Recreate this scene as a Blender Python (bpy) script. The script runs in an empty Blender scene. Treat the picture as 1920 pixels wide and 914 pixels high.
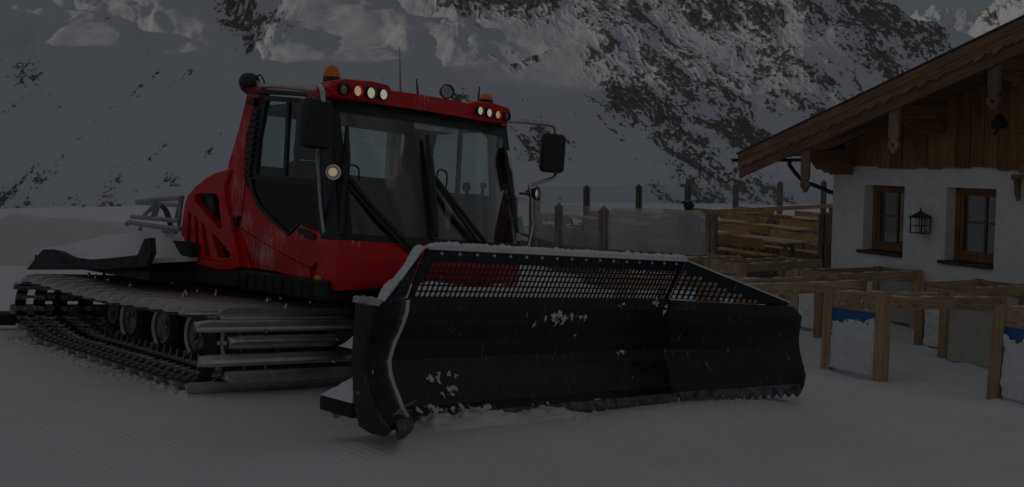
import bpy, bmesh, math, random
import numpy as np
from mathutils import Vector, Matrix
from mathutils.geometry import tessellate_polygon
from mathutils.noise import noise as mnoise, fractal as mfractal

rnd = random.Random(7)
scene = bpy.context.scene
col = scene.collection
# ------------------------------------------------------------------ camera, sky, sun, exposure
W, H, F, CX, CY = 1920.0, 914.0, 1975.0, 960.0, 457.0
PITCH = math.atan((457 - 280) / F)
CAMZ = 3.05
cam_d = bpy.data.cameras.new('camera'); cam = bpy.data.objects.new('camera', cam_d); col.objects.link(cam)
cam_d.sensor_width = 36; cam_d.lens = 36 * F / W; cam_d.clip_start = .05; cam_d.clip_end = 6000
cam.location = (0, 0, CAMZ); cam.rotation_euler = (math.pi / 2 - PITCH, 0, 0)
scene.camera = cam
SUN_AZ = math.radians(-115)       # measured from +Y, negative is to the left
SUN_EL = math.radians(7)
world = bpy.data.worlds.new('World'); scene.world = world; world.use_nodes = True
wn, wl = world.node_tree.nodes, world.node_tree.links
bg = wn['Background']; bg.inputs['Strength'].default_value = .15
sky = wn.new('ShaderNodeTexSky'); sky.sky_type = 'NISHITA'; sky.sun_disc = False
sky.sun_elevation = SUN_EL; sky.sun_rotation = SUN_AZ; sky.altitude = 2000; sky.dust_density = .6
tcw = wn.new('ShaderNodeTexCoord'); mpw = wn.new('ShaderNodeMapping'); mpw.inputs['Scale'].default_value = (1.5, 1.5, 6); mpw.inputs['Location'].default_value = (-12, 5, .9)
nzw = wn.new('ShaderNodeTexNoise'); nzw.inputs['Scale'].default_value = 1.6; nzw.inputs['Detail'].default_value = 7
crw = wn.new('ShaderNodeValToRGB')
crw.color_ramp.elements[0].position = .35; crw.color_ramp.elements[0].color = (1.36, 1.34, 1.4, 1)
crw.color_ramp.elements[1].position = .72; crw.color_ramp.elements[1].color = (5.6, 5.6, 5.55, 1)
mxw = wn.new('ShaderNodeMix'); mxw.data_type = 'RGBA'; mxw.inputs['Factor'].default_value = .8
wl.new(tcw.outputs['Generated'], mpw.inputs['Vector']); wl.new(mpw.outputs[0], nzw.inputs['Vector'])
wl.new(nzw.outputs['Fac'], crw.inputs['Fac']); wl.new(sky.outputs[0], mxw.inputs[6]); wl.new(crw.outputs[0], mxw.inputs[7])
wl.new(mxw.outputs[2], bg.inputs['Color'])
sun_d = bpy.data.lights.new('sun', 'SUN'); sun = bpy.data.objects.new('sun', sun_d); col.objects.link(sun)
sun_d.energy = 2.8; sun_d.angle = math.radians(.8); sun_d.color = (1, .86, .70)
sdir = Vector((math.sin(SUN_AZ) * math.cos(SUN_EL), math.cos(SUN_AZ) * math.cos(SUN_EL), math.sin(SUN_EL)))
sun.rotation_euler = (-sdir).to_track_quat('-Z', 'Y').to_euler()
vs = scene.view_settings
vs.view_transform = 'Standard'; vs.look = 'None'; vs.gamma = 1; vs.use_curve_mapping = False
vs.exposure = -2.2
scene.cycles.max_bounces = 8; scene.cycles.transparent_max_bounces = 24

# ------------------------------------------------------------------ frames of reference
pc, ps = math.cos(PITCH), math.sin(PITCH)
MC = np.array([[1, 0, 0], [0, ps, -pc], [0, pc, ps]])            # camera axes -> world axes
CAMP = np.array([0, 0, CAMZ])
def cdir(px, py): return np.array([(px - CX) / F, -(py - CY) / F, -1.0])
def wdir(px, py): return MC @ cdir(px, py)
# vehicle axes (it stands on a slope): X forward, Y to its left, Z up
vY = cdir(3050, 575); vY /= np.linalg.norm(vY)
vX = -cdir(-900, 330); vX -= vY * vX.dot(vY); vX /= np.linalg.norm(vX)
vZ = np.cross(vX, vY)
VR = np.stack([vX, vY, vZ])
_r = VR @ cdir(353, 741)
VP0 = _r * (-1.45 / _r[2])
def VYp(px, py, y): r = VR @ cdir(px, py); return r * ((y + VP0[1]) / r[1]) - VP0     # point of the vehicle plane Y = y
def VXp(px, py, x): r = VR @ cdir(px, py); return r * ((x + VP0[0]) / r[0]) - VP0
def VZp(px, py, z): r = VR @ cdir(px, py); return r * ((z + VP0[2]) / r[2]) - VP0
VEH = Matrix.Identity(4)
_A = MC @ VR.T
_o = _A @ VP0 + CAMP
for i in range(3):
    for j in range(3): VEH[i][j] = _A[i, j]
    VEH[i][3] = _o[i]
GN = _A @ np.array([0, 0, 1.0])                                  # slope normal
def plane_z(x, y): return CAMZ + (-1.45 - GN[0] * x - GN[1] * y) / GN[2]
def smax(a, b, k):
    h = np.clip(.5 + .5 * (a - b) / k, 0, 1); return b + (a - b) * h + k * h * (1 - h)
def ground_z(x, y):
    x = np.asarray(x, float); y = np.asarray(y, float)
    z = smax(plane_z(x, y), -.06 + 0 * x, .35)
    # packed heap the blade pushes
    v = ((np.stack([x, y, z], -1) - _o) @ _A)
    bump = .13 * np.exp(-((v[..., 0] - 2.75) / .55) ** 2) * np.clip((v[..., 1] + 1.2) / 1.2, 0, 1) * np.clip((7.2 - v[..., 1]) / 2, 0, 1)
    z = z + bump
    z = z + .03 * np.sin(x * 1.1 + .7 * y) * np.sin(y * .8 - .4 * x) * np.clip((x - 1) / 4, 0, 1)
    return z

# ------------------------------------------------------------------ helpers
def mat(name): 
    m = bpy.data.materials.new(name); m.use_nodes = True
    return m, m.node_tree.nodes, m.node_tree.links, m.node_tree.nodes['Principled BSDF']
def N(nodes, t, **kw):
    n = nodes.new(t)
    for k, v in kw.items():
        if k in n.inputs: n.inputs[k].default_value = v
        else: setattr(n, k, v)
    return n
def ramp(nodes, p0, c0, p1, c1):
    r = nodes.new('ShaderNodeValToRGB'); e = r.color_ramp.elements
    e[0].position, e[1].position = p0, p1
    e[0].color = (*c0, 1) if len(c0) == 3 else c0; e[1].color = (*c1, 1) if len(c1) == 3 else c1
    return r
def bump_to(nodes, links, height, bsdf, strength, dist):
    b = N(nodes, 'ShaderNodeBump', Strength=strength, Distance=dist)
    links.new(height, b.inputs['Height']); links.new(b.outputs[0], bsdf.inputs['Normal']); return b
def simple(name, c, rough=.5, metal=0., var=.12, scale=8, bump=0., spec=.5):
    m, n, l, p = mat(name)
    tc = N(n, 'ShaderNodeTexCoord'); nz = N(n, 'ShaderNodeTexNoise', Scale=scale, Detail=6.)
    l.new(tc.outputs['Object'], nz.inputs['Vector'])
    a = tuple(max(0, x * (1 - var * 1.6)) for x in c); b = tuple(min(1, x * (1 + var * 1.6)) for x in c)
    r = ramp(n, .3, a, .7, b); l.new(nz.outputs['Fac'], r.inputs['Fac']); l.new(r.outputs[0], p.inputs['Base Color'])
    p.inputs['Roughness'].default_value = rough; p.inputs['Metallic'].default_value = metal
    p.inputs['Specular IOR Level'].default_value = spec
    if bump: bump_to(n, l, nz.outputs['Fac'], p, .5, bump)
    return m
def link(o, parent=None):
    col.objects.link(o)
    if parent is not None: o.parent = parent
    return o
def tag(o, label=None, cat=None, group=None, kind=None):
    for k, v in (('label', label), ('category', cat), ('group', group), ('kind', kind)):
        if v: o[k] = v
    return o
def empty(name, mtx, label=None, cat=None, group=None):
    o = bpy.data.objects.new(name, None); o.empty_display_size = .2; link(o); o.matrix_world = mtx
    return tag(o, label, cat, group)
class MB:
    """collects pieces of one mesh"""
    def __init__(s): s.v, s.f = [], []
    def add(s, vs, fs):
        b = len(s.v); s.v += [tuple(map(float, p)) for p in vs]; s.f += [tuple(i + b for i in q) for q in fs]; return s
    def box(s, lo, hi, M=None):
        (a, b, c), (d, e, f) = lo, hi
        p = [(a, b, c), (d, b, c), (d, e, c), (a, e, c), (a, b, f), (d, b, f), (d, e, f), (a, e, f)]
        if M is not None: p = [tuple(M @ Vector(q)) for q in p]
        return s.add(p, [(0, 3, 2, 1), (4, 5, 6, 7), (0, 1, 5, 4), (1, 2, 6, 5), (2, 3, 7, 6), (3, 0, 4, 7)])
    def hexa(s, p8):
        return s.add(p8, [(0, 3, 2, 1), (4, 5, 6, 7), (0, 1, 5, 4), (1, 2, 6, 5), (2, 3, 7, 6), (3, 0, 4, 7)])
    def bar(s, a, b, w, h, up=(0, 0, 1)):
        a, b = Vector(a), Vector(b); d = (b - a).normalized(); u = Vector(up)
        sd = d.cross(u)
        if sd.length < 1e-4: sd = d.cross(Vector((1, 0, 0)))
        sd.normalize(); u = sd.cross(d).normalized(); sd = sd * (w / 2); u = u * (h / 2)
        p = [a - sd - u, b - sd - u, b + sd - u, a + sd - u, a - sd + u, b - sd + u, b + sd + u, a + sd + u]
        return s.hexa(p)
    def tube(s, pts, r, n=8, cap=True, closed=False):
        pts = [Vector(p) for p in pts]; m = len(pts); ref = None; rings = []
        rr = r if hasattr(r, '__len__') else [r] * m
        for i in range(m):
            d = (pts[(i + 1) % m if closed else min(i + 1, m - 1)] - pts[(i - 1) if closed else max(i - 1, 0)]).normalized()
            if ref is None:
                ref = d.orthogonal().normalized()
            ref = (ref - d * ref.dot(d)).normalized(); q = d.cross(ref)
            rings.append([pts[i] + (ref * math.cos(2 * math.pi * k / n) + q * math.sin(2 * math.pi * k / n)) * rr[i] for k in range(n)])
        vs = [p for g in rings for p in g]; fs = []
        for i in range(m if closed else m - 1):
            j = (i + 1) % m
            for k in range(n): fs.append((i * n + k, i * n + (k + 1) % n, j * n + (k + 1) % n, j * n + k))
        if cap and not closed: fs += [tuple(range(n))[::-1], tuple((m - 1) * n + k for k in range(n))]
        return s.add(vs, fs)
    def lathe(s, prof, o, ax, n=20, cap=True):
        """prof: (distance along the axis, radius)"""
        o, ax = Vector(o), Vector(ax).normalized(); u = ax.orthogonal().normalized(); w = ax.cross(u)
        vs = [o + ax * t + (u * math.cos(2 * math.pi * k / n) + w * math.sin(2 * math.pi * k / n)) * r for t, r in prof for k in range(n)]
        m = len(prof); fs = [(i * n + k, i * n + (k + 1) % n, (i + 1) * n + (k + 1) % n, (i + 1) * n + k) for i in range(m - 1) for k in range(n)]
        if cap and prof[0][1] > 1e-4: fs.append(tuple(range(n))[::-1])
        if cap and prof[-1][1] > 1e-4: fs.append(tuple((m - 1) * n + k for k in range(n)))
        return s.add(vs, fs)
    def plate(s, loops, fn, t0, t1):
        """flat outline with holes; fn(u, v, t) -> point"""
        tri = tessellate_polygon([[Vector((u, v, 0)) for u, v in L] for L in loops])
        flat = [q for L in loops for q in L]; n = len(flat)
        vs = [fn(u, v, t0) for u, v in flat] + [fn(u, v, t1) for u, v in flat]
        fs = [tuple(t) for t in tri] + [tuple(i + n for i in reversed(t)) for t in tri]
        b = 0
        for L in loops:
            k = len(L)
            for i in range(k): fs.append((b + i, b + (i + 1) % k, b + (i + 1) % k + n, b + i + n))
            b += k
        return s.add(vs, fs)
    def grid(s, P, close=False):
        """P[i][j] points"""
        a, b = len(P), len(P[0])
        return s.add([p for r in P for p in r], [(i * b + j, i * b + j + 1, (i + 1) * b + j + 1, (i + 1) * b + j) for i in range(a - 1) for j in range(b - 1)])
    def mesh(s, name):
        me = bpy.data.meshes.new(name); me.from_pydata(s.v, [], s.f)
        bm = bmesh.new(); bm.from_mesh(me)
        bmesh.ops.recalc_face_normals(bm, faces=bm.faces); bm.to_mesh(me); bm.free()
        return me
    def build(s, name, m, parent=None, smooth=False, bevel=0., loc=None):
        me = s.mesh(name); me.materials.append(m)
        o = link(bpy.data.objects.new(name, me), parent)
        if loc is not None: o.location = loc
        if smooth:
            for p in me.polygons: p.use_smooth = True
            try: me.set_sharp_from_angle(angle=math.radians(38))
            except Exception: pass
        if bevel:
            b = o.modifiers.new('bevel', 'BEVEL'); b.width = bevel; b.segments = 2; b.limit_method = 'ANGLE'; b.angle_limit = math.radians(35)
        return o
def inst(o, parent, loc=None, name=None):
    c = o.copy(); link(c, parent)
    if loc is not None: c.location = loc
    return c
def rrect(u0, v0, u1, v1, r, n=3):
    out = []
    for cx_, cy_, a0 in ((u1 - r, v1 - r, 0), (u0 + r, v1 - r, 90), (u0 + r, v0 + r, 180), (u1 - r, v0 + r, 270)):
        for k in range(n + 1):
            a = math.radians(a0 + 90 * k / n); out.append((cx_ + r * math.cos(a), cy_ + r * math.sin(a)))
    return out
def smooth_pts(pts, n=6, closed=False):
    P = [Vector(p) for p in pts]; m = len(P); out = []
    for i in range(m if closed else m - 1):
        a, b, c, d = (P[(i - 1) % m], P[i], P[(i + 1) % m], P[(i + 2) % m]) if closed else (P[max(i - 1, 0)], P[i], P[i + 1], P[min(i + 2, m - 1)])
        for k in range(n):
            t = k / n
            out.append(.5 * ((2 * b) + (c - a) * t + (2 * a - 5 * b + 4 * c - d) * t * t + (3 * b - a - 3 * c + d) * t ** 3))
    if not closed: out.append(P[-1])
    return out
# numpy gradient noise
def _h(ix, iy, seed):
    h = (ix.astype(np.int64) * 374761393 + iy.astype(np.int64) * 668265263 + seed * 1442695041) & 0xffffffff
    h = ((h ^ (h >> 13)) * 1274126177) & 0xffffffff; h = h ^ (h >> 16)
    return h
def pnoise(x, y, seed=0):
    ix, iy = np.floor(x), np.floor(y); fx, fy = x - ix, y - iy
    def g(a, b, dx, dy):
        th = _h(ix + a, iy + b, seed) / 4294967296.0 * 2 * np.pi
        return np.cos(th) * dx + np.sin(th) * dy
    u, v = fx * fx * fx * (fx * (fx * 6 - 15) + 10), fy * fy * fy * (fy * (fy * 6 - 15) + 10)
    a = g(0, 0, fx, fy); b = g(1, 0, fx - 1, fy); c = g(0, 1, fx, fy - 1); d = g(1, 1, fx - 1, fy - 1)
    return (a + u * (b - a) + v * (c - a) + u * v * (a - b - c + d)) * 1.4
def fbm(x, y, seed=0, oct=5, gain=.5, ridged=False):
    s = 0; a = 1; t = 0
    for i in range(oct):
        n = pnoise(x, y, seed + i * 17)
        s = s + a * (1 - 2 * np.abs(n) if ridged else n); t += a; a *= gain; x = x * 2.03 + 5.2; y = y * 2.03 + 1.7
    return s / t
def np_mesh(name, V, Fq, m, parent=None, smooth=True, attrs=None, kind=None):
    me = bpy.data.meshes.new(name); V = np.asarray(V, np.float32).reshape(-1, 3); Fq = np.asarray(Fq, np.int32).reshape(-1, 4)
    me.vertices.add(len(V)); me.vertices.foreach_set('co', V.ravel())
    me.loops.add(Fq.size); me.loops.foreach_set('vertex_index', Fq.ravel())
    me.polygons.add(len(Fq)); me.polygons.foreach_set('loop_start', np.arange(len(Fq), dtype=np.int32) * 4)
    me.update(calc_edges=True); me.validate()
    if smooth: me.polygons.foreach_set('use_smooth', np.ones(len(me.polygons), bool))
    for k, a in (attrs or {}).items():
        at = me.attributes.new(k, 'FLOAT', 'POINT'); at.data.foreach_set('value', np.asarray(a, np.float32).ravel())
    me.materials.append(m)
    o = link(bpy.data.objects.new(name, me), parent)
    if kind: o['kind'] = kind
    return o
def gridfaces(a, b):
    i, j = np.meshgrid(np.arange(a - 1), np.arange(b - 1), indexing='ij'); q = i * b + j
    return np.stack([q, q + 1, q + b + 1, q + b], -1).reshape(-1, 4)
# ------------------------------------------------------------------ snow materials
def snow_mat(name, groomed=False, c=(.80, .815, .84)):
    m, n, l, p = mat(name)
    tc = N(n, 'ShaderNodeTexCoord')
    n1 = N(n, 'ShaderNodeTexNoise', Scale=1.3, Detail=8., Roughness=.62); n2 = N(n, 'ShaderNodeTexNoise', Scale=22., Detail=8., Roughness=.7)
    l.new(tc.outputs['Object'], n1.inputs['Vector']); l.new(tc.outputs['Object'], n2.inputs['Vector'])
    r = ramp(n, .3, tuple(x * .90 for x in c), .7, c); l.new(n1.outputs['Fac'], r.inputs['Fac']); l.new(r.outputs[0], p.inputs['Base Color'])
    p.inputs['Roughness'].default_value = .75; p.inputs['Specular IOR Level'].default_value = .25
    ad = N(n, 'ShaderNodeMath', operation='MULTIPLY_ADD'); l.new(n2.outputs['Fac'], ad.inputs[0]); ad.inputs[1].default_value = .35
    l.new(n1.outputs['Fac'], ad.inputs[2]); hgt = ad.outputs[0]
    if groomed:
        # corduroy left by the tiller, running along the vehicle's travel direction
        sx = N(n, 'ShaderNodeSeparateXYZ'); l.new(tc.outputs['Object'], sx.inputs[0])
        def mul(o, k):
            q = N(n, 'ShaderNodeMath', operation='MULTIPLY'); l.new(o, q.inputs[0]); q.inputs[1].default_value = k; return q.outputs[0]
        a1 = N(n, 'ShaderNodeMath', operation='ADD'); l.new(mul(sx.outputs[0], float(_A[0, 1])), a1.inputs[0]); l.new(mul(sx.outputs[1], float(_A[1, 1])), a1.inputs[1])
        a2 = N(n, 'ShaderNodeMath', operation='MULTIPLY_ADD'); l.new(n1.outputs['Fac'], a2.inputs[0]); a2.inputs[1].default_value = .035; l.new(a1.outputs[0], a2.inputs[2])
        sn = N(n, 'ShaderNodeMath', operation='SINE'); l.new(mul(a2.outputs[0], 2 * math.pi / .055), sn.inputs[0])
        # only on the groomed lane to the left of and in front of the machine
        mk = N(n, 'ShaderNodeMapRange'); l.new(sx.outputs[0], mk.inputs[0])
        for i_, v_ in ((1, 1.2), (2, -1.6), (3, 0.), (4, 1.)): mk.inputs[i_].default_value = v_
        my = N(n, 'ShaderNodeMapRange'); l.new(sx.outputs[1], my.inputs[0])
        for i_, v_ in ((1, 16.), (2, 9.), (3, 0.), (4, 1.)): my.inputs[i_].default_value = v_
        mm = N(n, 'ShaderNodeMath', operation='MULTIPLY'); l.new(mk.outputs[0], mm.inputs[0]); l.new(my.outputs[0], mm.inputs[1])
        m2 = N(n, 'ShaderNodeMath', operation='MULTIPLY'); l.new(sn.outputs[0], m2.inputs[0]); l.new(mm.outputs[0], m2.inputs[1])
        a3 = N(n, 'ShaderNodeMath', operation='MULTIPLY_ADD'); l.new(m2.outputs[0], a3.inputs[0]); a3.inputs[1].default_value = .06; l.new(hgt, a3.inputs[2]); hgt = a3.outputs[0]
    bump_to(n, l, hgt, p, .8, .05)
    return m
SNOW = snow_mat('snow'); SNOW_G = snow_mat('snow_ground', True)
PACKED = snow_mat('packed_snow', c=(.66, .67, .68))
def mountain_mat():
    m, n, l, p = mat('mountain_snow_and_rock')
    at = N(n, 'ShaderNodeAttribute', attribute_name='rock'); tc = N(n, 'ShaderNodeTexCoord')
    nz = N(n, 'ShaderNodeTexNoise', Scale=.35, Detail=9., Roughness=.7); l.new(tc.outputs['Object'], nz.inputs['Vector'])
    ad = N(n, 'ShaderNodeMath', operation='MULTIPLY_ADD'); l.new(nz.outputs['Fac'], ad.inputs[0]); ad.inputs[1].default_value = .55; l.new(at.outputs['Fac'], ad.inputs[2])
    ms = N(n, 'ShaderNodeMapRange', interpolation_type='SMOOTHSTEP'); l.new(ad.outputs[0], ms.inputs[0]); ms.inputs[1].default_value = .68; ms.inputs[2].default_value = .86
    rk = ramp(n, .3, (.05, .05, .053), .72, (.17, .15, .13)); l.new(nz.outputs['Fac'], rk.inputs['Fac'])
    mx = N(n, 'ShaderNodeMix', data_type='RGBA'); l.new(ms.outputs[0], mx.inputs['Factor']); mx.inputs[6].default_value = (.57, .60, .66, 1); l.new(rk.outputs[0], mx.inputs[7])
    l.new(mx.outputs[2], p.inputs['Base Color']); p.inputs['Roughness'].default_value = .8; p.inputs['Specular IOR Level'].default_value = .2
    bump_to(n, l, nz.outputs['Fac'], p, .35, .3)
    return m
MTN = mountain_mat()

# ------------------------------------------------------------------ snow ground
def axis(segs):
    out = [segs[0][0]]
    for a, b, st in segs: out += list(np.arange(a + st, b + 1e-6, st))
    return np.array(out)
gx = axis([(-90, -20, 2.0), (-20, -9, .4), (-9, 12, .12), (12, 24, .5), (24, 60, 3)])
gy = axis([(-6, 3, .6), (3, 22, .12), (22, 40, .5), (40, 110, 2.5)])
X, Y = np.meshgrid(gx, gy, indexing='ij')
Z = ground_z(X, Y)
Z += .012 * fbm(X * 1.2, Y * 1.2, 3) + .02 * fbm(X * .35, Y * .35, 9)
drift = np.clip((X - 3.4) / 2, 0, 1) * np.clip((Y - 9) / 3, 0, 1)
Z += drift * (.13 * fbm(X * .8, Y * .8, 21) + .06 * fbm(X * 2.5, Y * 2.5, 22, 4))
Z += np.clip((X + 1) / 3, 0, 1) * (.016 * fbm(X * 2.2, Y * 2.2, 51, 5, .6) - .03 * np.clip(fbm(X * 1.7, Y * 1.7, 52, 3) - .28, 0, 1))
# snow piled against the chalet foot
Z -= np.clip((np.hypot(X, Y) - 60) / 30, 0, 1) ** 2 * 8
np_mesh('ground', np.stack([X, Y, Z], -1), gridfaces(len(gx), len(gy)), SNOW_G, kind='structure')

# ------------------------------------------------------------------ mountains
ROCKS = [(480, 30, 60, 42, 0, .95), (440, 15, 18, 25, 0, .8), (960, 12, 130, 26, 0, 1.0), (1010, 30, 60, 22, 0, .8), (1180, 30, 130, 60, 0, .75), (1330, 30, 110, 40, 10, .9),
         (1420, 45, 60, 45, 25, .9), (1130, 105, 50, 30, -35, .8), (985, 112, 45, 9, -15, .8), (930, 97, 40, 8, -10, .5), (1250, 130, 120, 60, 30, .85), (1180, 190, 60, 62, 40, .95), (1340, 170, 110, 45, 20, .8),
         (1260, 240, 110, 45, 35, .9), (1240, 255, 30, 26, 0, .9), (1390, 255, 70, 26, 25, 1.15), (1300, 310, 90, 40, 35, .8), (1400, 350, 130, 30, 20, .8), (1330, 370, 90, 36, 35, .9), (1250, 365, 45, 30, 40, .6),
         (1450, 120, 90, 50, 20, .8), (1500, 200, 110, 30, 10, .75), (1560, 170, 80, 40, 25, .6), (1620, 60, 90, 65, 40, .95), (1690, 75, 100, 40, 38, 1.0), (1640, 130, 80, 35, 30, .9), (1740, 110, 60, 26, 25, .8), (1520, 40, 60, 40, 30, .75),
         (1010, 275, 55, 45, 40, .75), (1060, 265, 26, 30, 0, .5), (868, 184, 24, 15, 0, .9), (880, 30, 30, 40, 0, .5),
         (15, 375, 40, 48, -40, .85), (55, 150, 30, 34, -55, .6), (80, 170, 16, 40, -50, .5), (200, 390, 26, 22, 0, .9), (325, 345, 26, 20, 0, .7), (130, 385, 130, 26, -25, .5), (55, 330, 60, 28, -40, .5), (250, 300, 160, 40, -10, .28), (290, 150, 110, 7, -42, .5), (180, 235, 100, 5, -40, .5),
         (60, 60, 16, 6, 0, .6), (70, 345, 90, 8, -40, .55), (340, 155, 60, 6, -30, .45), (30, 210, 40, 6, -35, .5), (380, 300, 60, 30, 0, .3)]
def rock_weight(px, py):
    w = np.full(px.shape, .0)
    for a, b, rx, ry, ang, k in ROCKS:
        c, s = math.cos(math.radians(ang)), math.sin(math.radians(ang)); dx, dy = px - a, py - b
        u, v = (dx * c + dy * s) / rx, (-dx * s + dy * c) / ry
        w = np.maximum(w, k * np.exp(-(u * u + v * v) ** 1.3 * .6))
    return w
def mountain(name, azs, top, bot, r0, r1, rows, relief, seed, use_rocks=True, wconst=.5, rough=0.):
    """a mountain side as a height field: columns by compass direction, rows by distance"""
    s = np.linspace(0, 1, rows)[None, :]; az = azs[:, None]
    px = CX + F * np.tan(np.clip(az, -1.2, 1.2)); tp = top(px)
    r = r0 * (r1 / r0) ** s + 0 * az
    py = bot + (tp - bot) * s ** .9                                # elevation profile, in the photograph's units
    e = (280 - py) / F
    side = np.clip((np.abs(px - CX) - 1000) / 900, 0, 1)
    w = rock_weight(px, py) if use_rocks else np.full(px.shape, wconst)
    up = np.clip((170 - py) / 80, 0, 1) * np.clip((1150 - px) / 300, .25, 1)     # rolling snow basins up high
    e = e + relief * (.012 * fbm(px / 330, py / 200, seed, 4) + up * .021 * fbm(px / 130 + .6 * fbm(px / 200, py / 120, seed + 5, 2), py / 46, seed + 1, 4, .38) * np.clip(s * 6, 0, 1))
    left = px < 820
    du = np.where(left, px * .76 - py * .65, px * .80 + py * .60); dv = np.where(left, px * .65 + py * .76, -px * .60 + py * .80)
    wu, wv = du + 9 * fbm(px / 60, py / 60, seed + 40, 3), dv + 9 * fbm(px / 60, py / 60, seed + 41, 3)
    nz = fbm(wu / 30, wv / 13, seed + 2, 5, .66)
    nz2 = fbm(wu / 9, wv / 5, seed + 3, 4, .68)
    ledge = fbm(wu / 120, wv / 26, seed + 9, 4, .55)
    rock = w * .62 + .55 * nz + .62 * nz2 + .42 * ledge + .03 - .02 * left
    ws = np.clip(w * 1.2, 0, 1)
    e = e + ws * (.0026 * nz + .0020 * nz2 + .0042 * ledge) + np.clip(w - .3, 0, 1) * .006 * fbm(du / 90, dv / 60, seed + 8, 3, .5, True)
    gully = fbm(du / 300 + .2 * nz, dv / 34, seed + 13, 4, .5)
    e = e + np.where(left, .0011, .0012) * gully * np.clip((py - 120) / 60, 0, 1)
    if rough: e = e + rough * (fbm(px / 60, py / 45, seed + 60, 5, .55, True) - .4 + .5 * fbm(px / 22, py / 40, seed + 61, 4)) * np.clip(s * 3, 0, 1)
    z = e * r
    P = np.stack([r * np.sin(az), r * np.cos(az), CAMZ + z], -1)
    return np_mesh(name, P, gridfaces(len(azs), rows), MTN, attrs={'rock': rock.ravel()}, kind='structure')
def interp(xs, ys): return lambda p: np.interp(p, xs, ys)
azv = np.concatenate([np.radians(np.arange(-118, -34, .5)), np.radians(np.arange(-34, 34, .045)), np.radians(np.arange(34, 60, .5))])
_top = interp([-9000, -3000, -1500, -500, 0, 1500, 1580, 1630, 1700, 1760, 1800, 1850, 1920, 2100, 3000], [330, 300, 160, -20, -70, -60, -22, 18, 60, 82, 93, 106, 130, 180, 200])
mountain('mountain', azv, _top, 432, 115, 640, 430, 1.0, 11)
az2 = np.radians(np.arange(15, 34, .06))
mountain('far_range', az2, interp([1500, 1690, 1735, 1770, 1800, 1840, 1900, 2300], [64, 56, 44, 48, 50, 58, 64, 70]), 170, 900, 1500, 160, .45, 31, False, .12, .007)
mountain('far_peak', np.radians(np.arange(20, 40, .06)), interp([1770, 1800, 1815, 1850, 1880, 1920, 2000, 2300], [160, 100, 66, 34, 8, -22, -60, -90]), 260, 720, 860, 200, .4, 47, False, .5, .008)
# ridge out of view towards the sun, added and shaped to shade this slope
def ridge():
    ys = np.arange(-460, 520, 8.); ts = np.linspace(-1, 1, 60)
    Yg, T = np.meshgrid(ys, ts, indexing='ij')
    hh = np.interp(Yg, [-460, -130, 30, 130, 210, 300, 390, 510], [64, 64, 68, 72, 71, 58, 38, 4])
    hh = hh * (1 + .10 * fbm(Yg / 60, Yg * 0 + 3, 5, 4))
    Xg = -265 + T * 120; Zg = -12 + hh * (1 - np.abs(T)) ** .8 + 5 * fbm(Xg / 30, Yg / 30, 8, 5) * (1 - np.abs(T))
    np_mesh('ridge', np.stack([Xg, Yg, Zg], -1), gridfaces(len(ys), 60), MTN, attrs={'rock': (fbm(Xg / 14, Yg / 14, 77, 5) * .5 - .1).ravel()}, kind='structure')
ridge()
# machine-cut bank of snow at the back of the parking spot
def bank():
    # front foot line and flat top seen at about 25 m
    nx, nv = 90, 26; P = []
    for i in range(nx):
        t = i / (nx - 1); x0 = -13.2 + t * 14; y0 = 25 + t * 6.5
        top = 1.22 * min(1, max(0, t * 14 / .75)) ** .6 if t < .06 else 1.22 - .006 * i
        g = float(ground_z(x0, y0)); rowp = []
        for j in range(nv):
            v = j / (nv - 1)
            prof = min(1, v / .22) ** .85 if v < .5 else 1 - ((v - .5) / .5) ** 2
            k = .06 * mnoise(Vector((x0 * 2, v * 8, 3))) * (1 if .02 < v < .3 else .3)
            rowp.append((x0 + .0 + v * -.6, y0 + v * 3.2 + k, g - .05 + top * max(prof, 0) + .02 * mnoise(Vector((x0 * 3, v * 5, 9)))))
        P.append(rowp)
    MB().grid(P).build('snow_bank', PACKED, smooth=True)['kind'] = 'structure'
bank()
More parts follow.
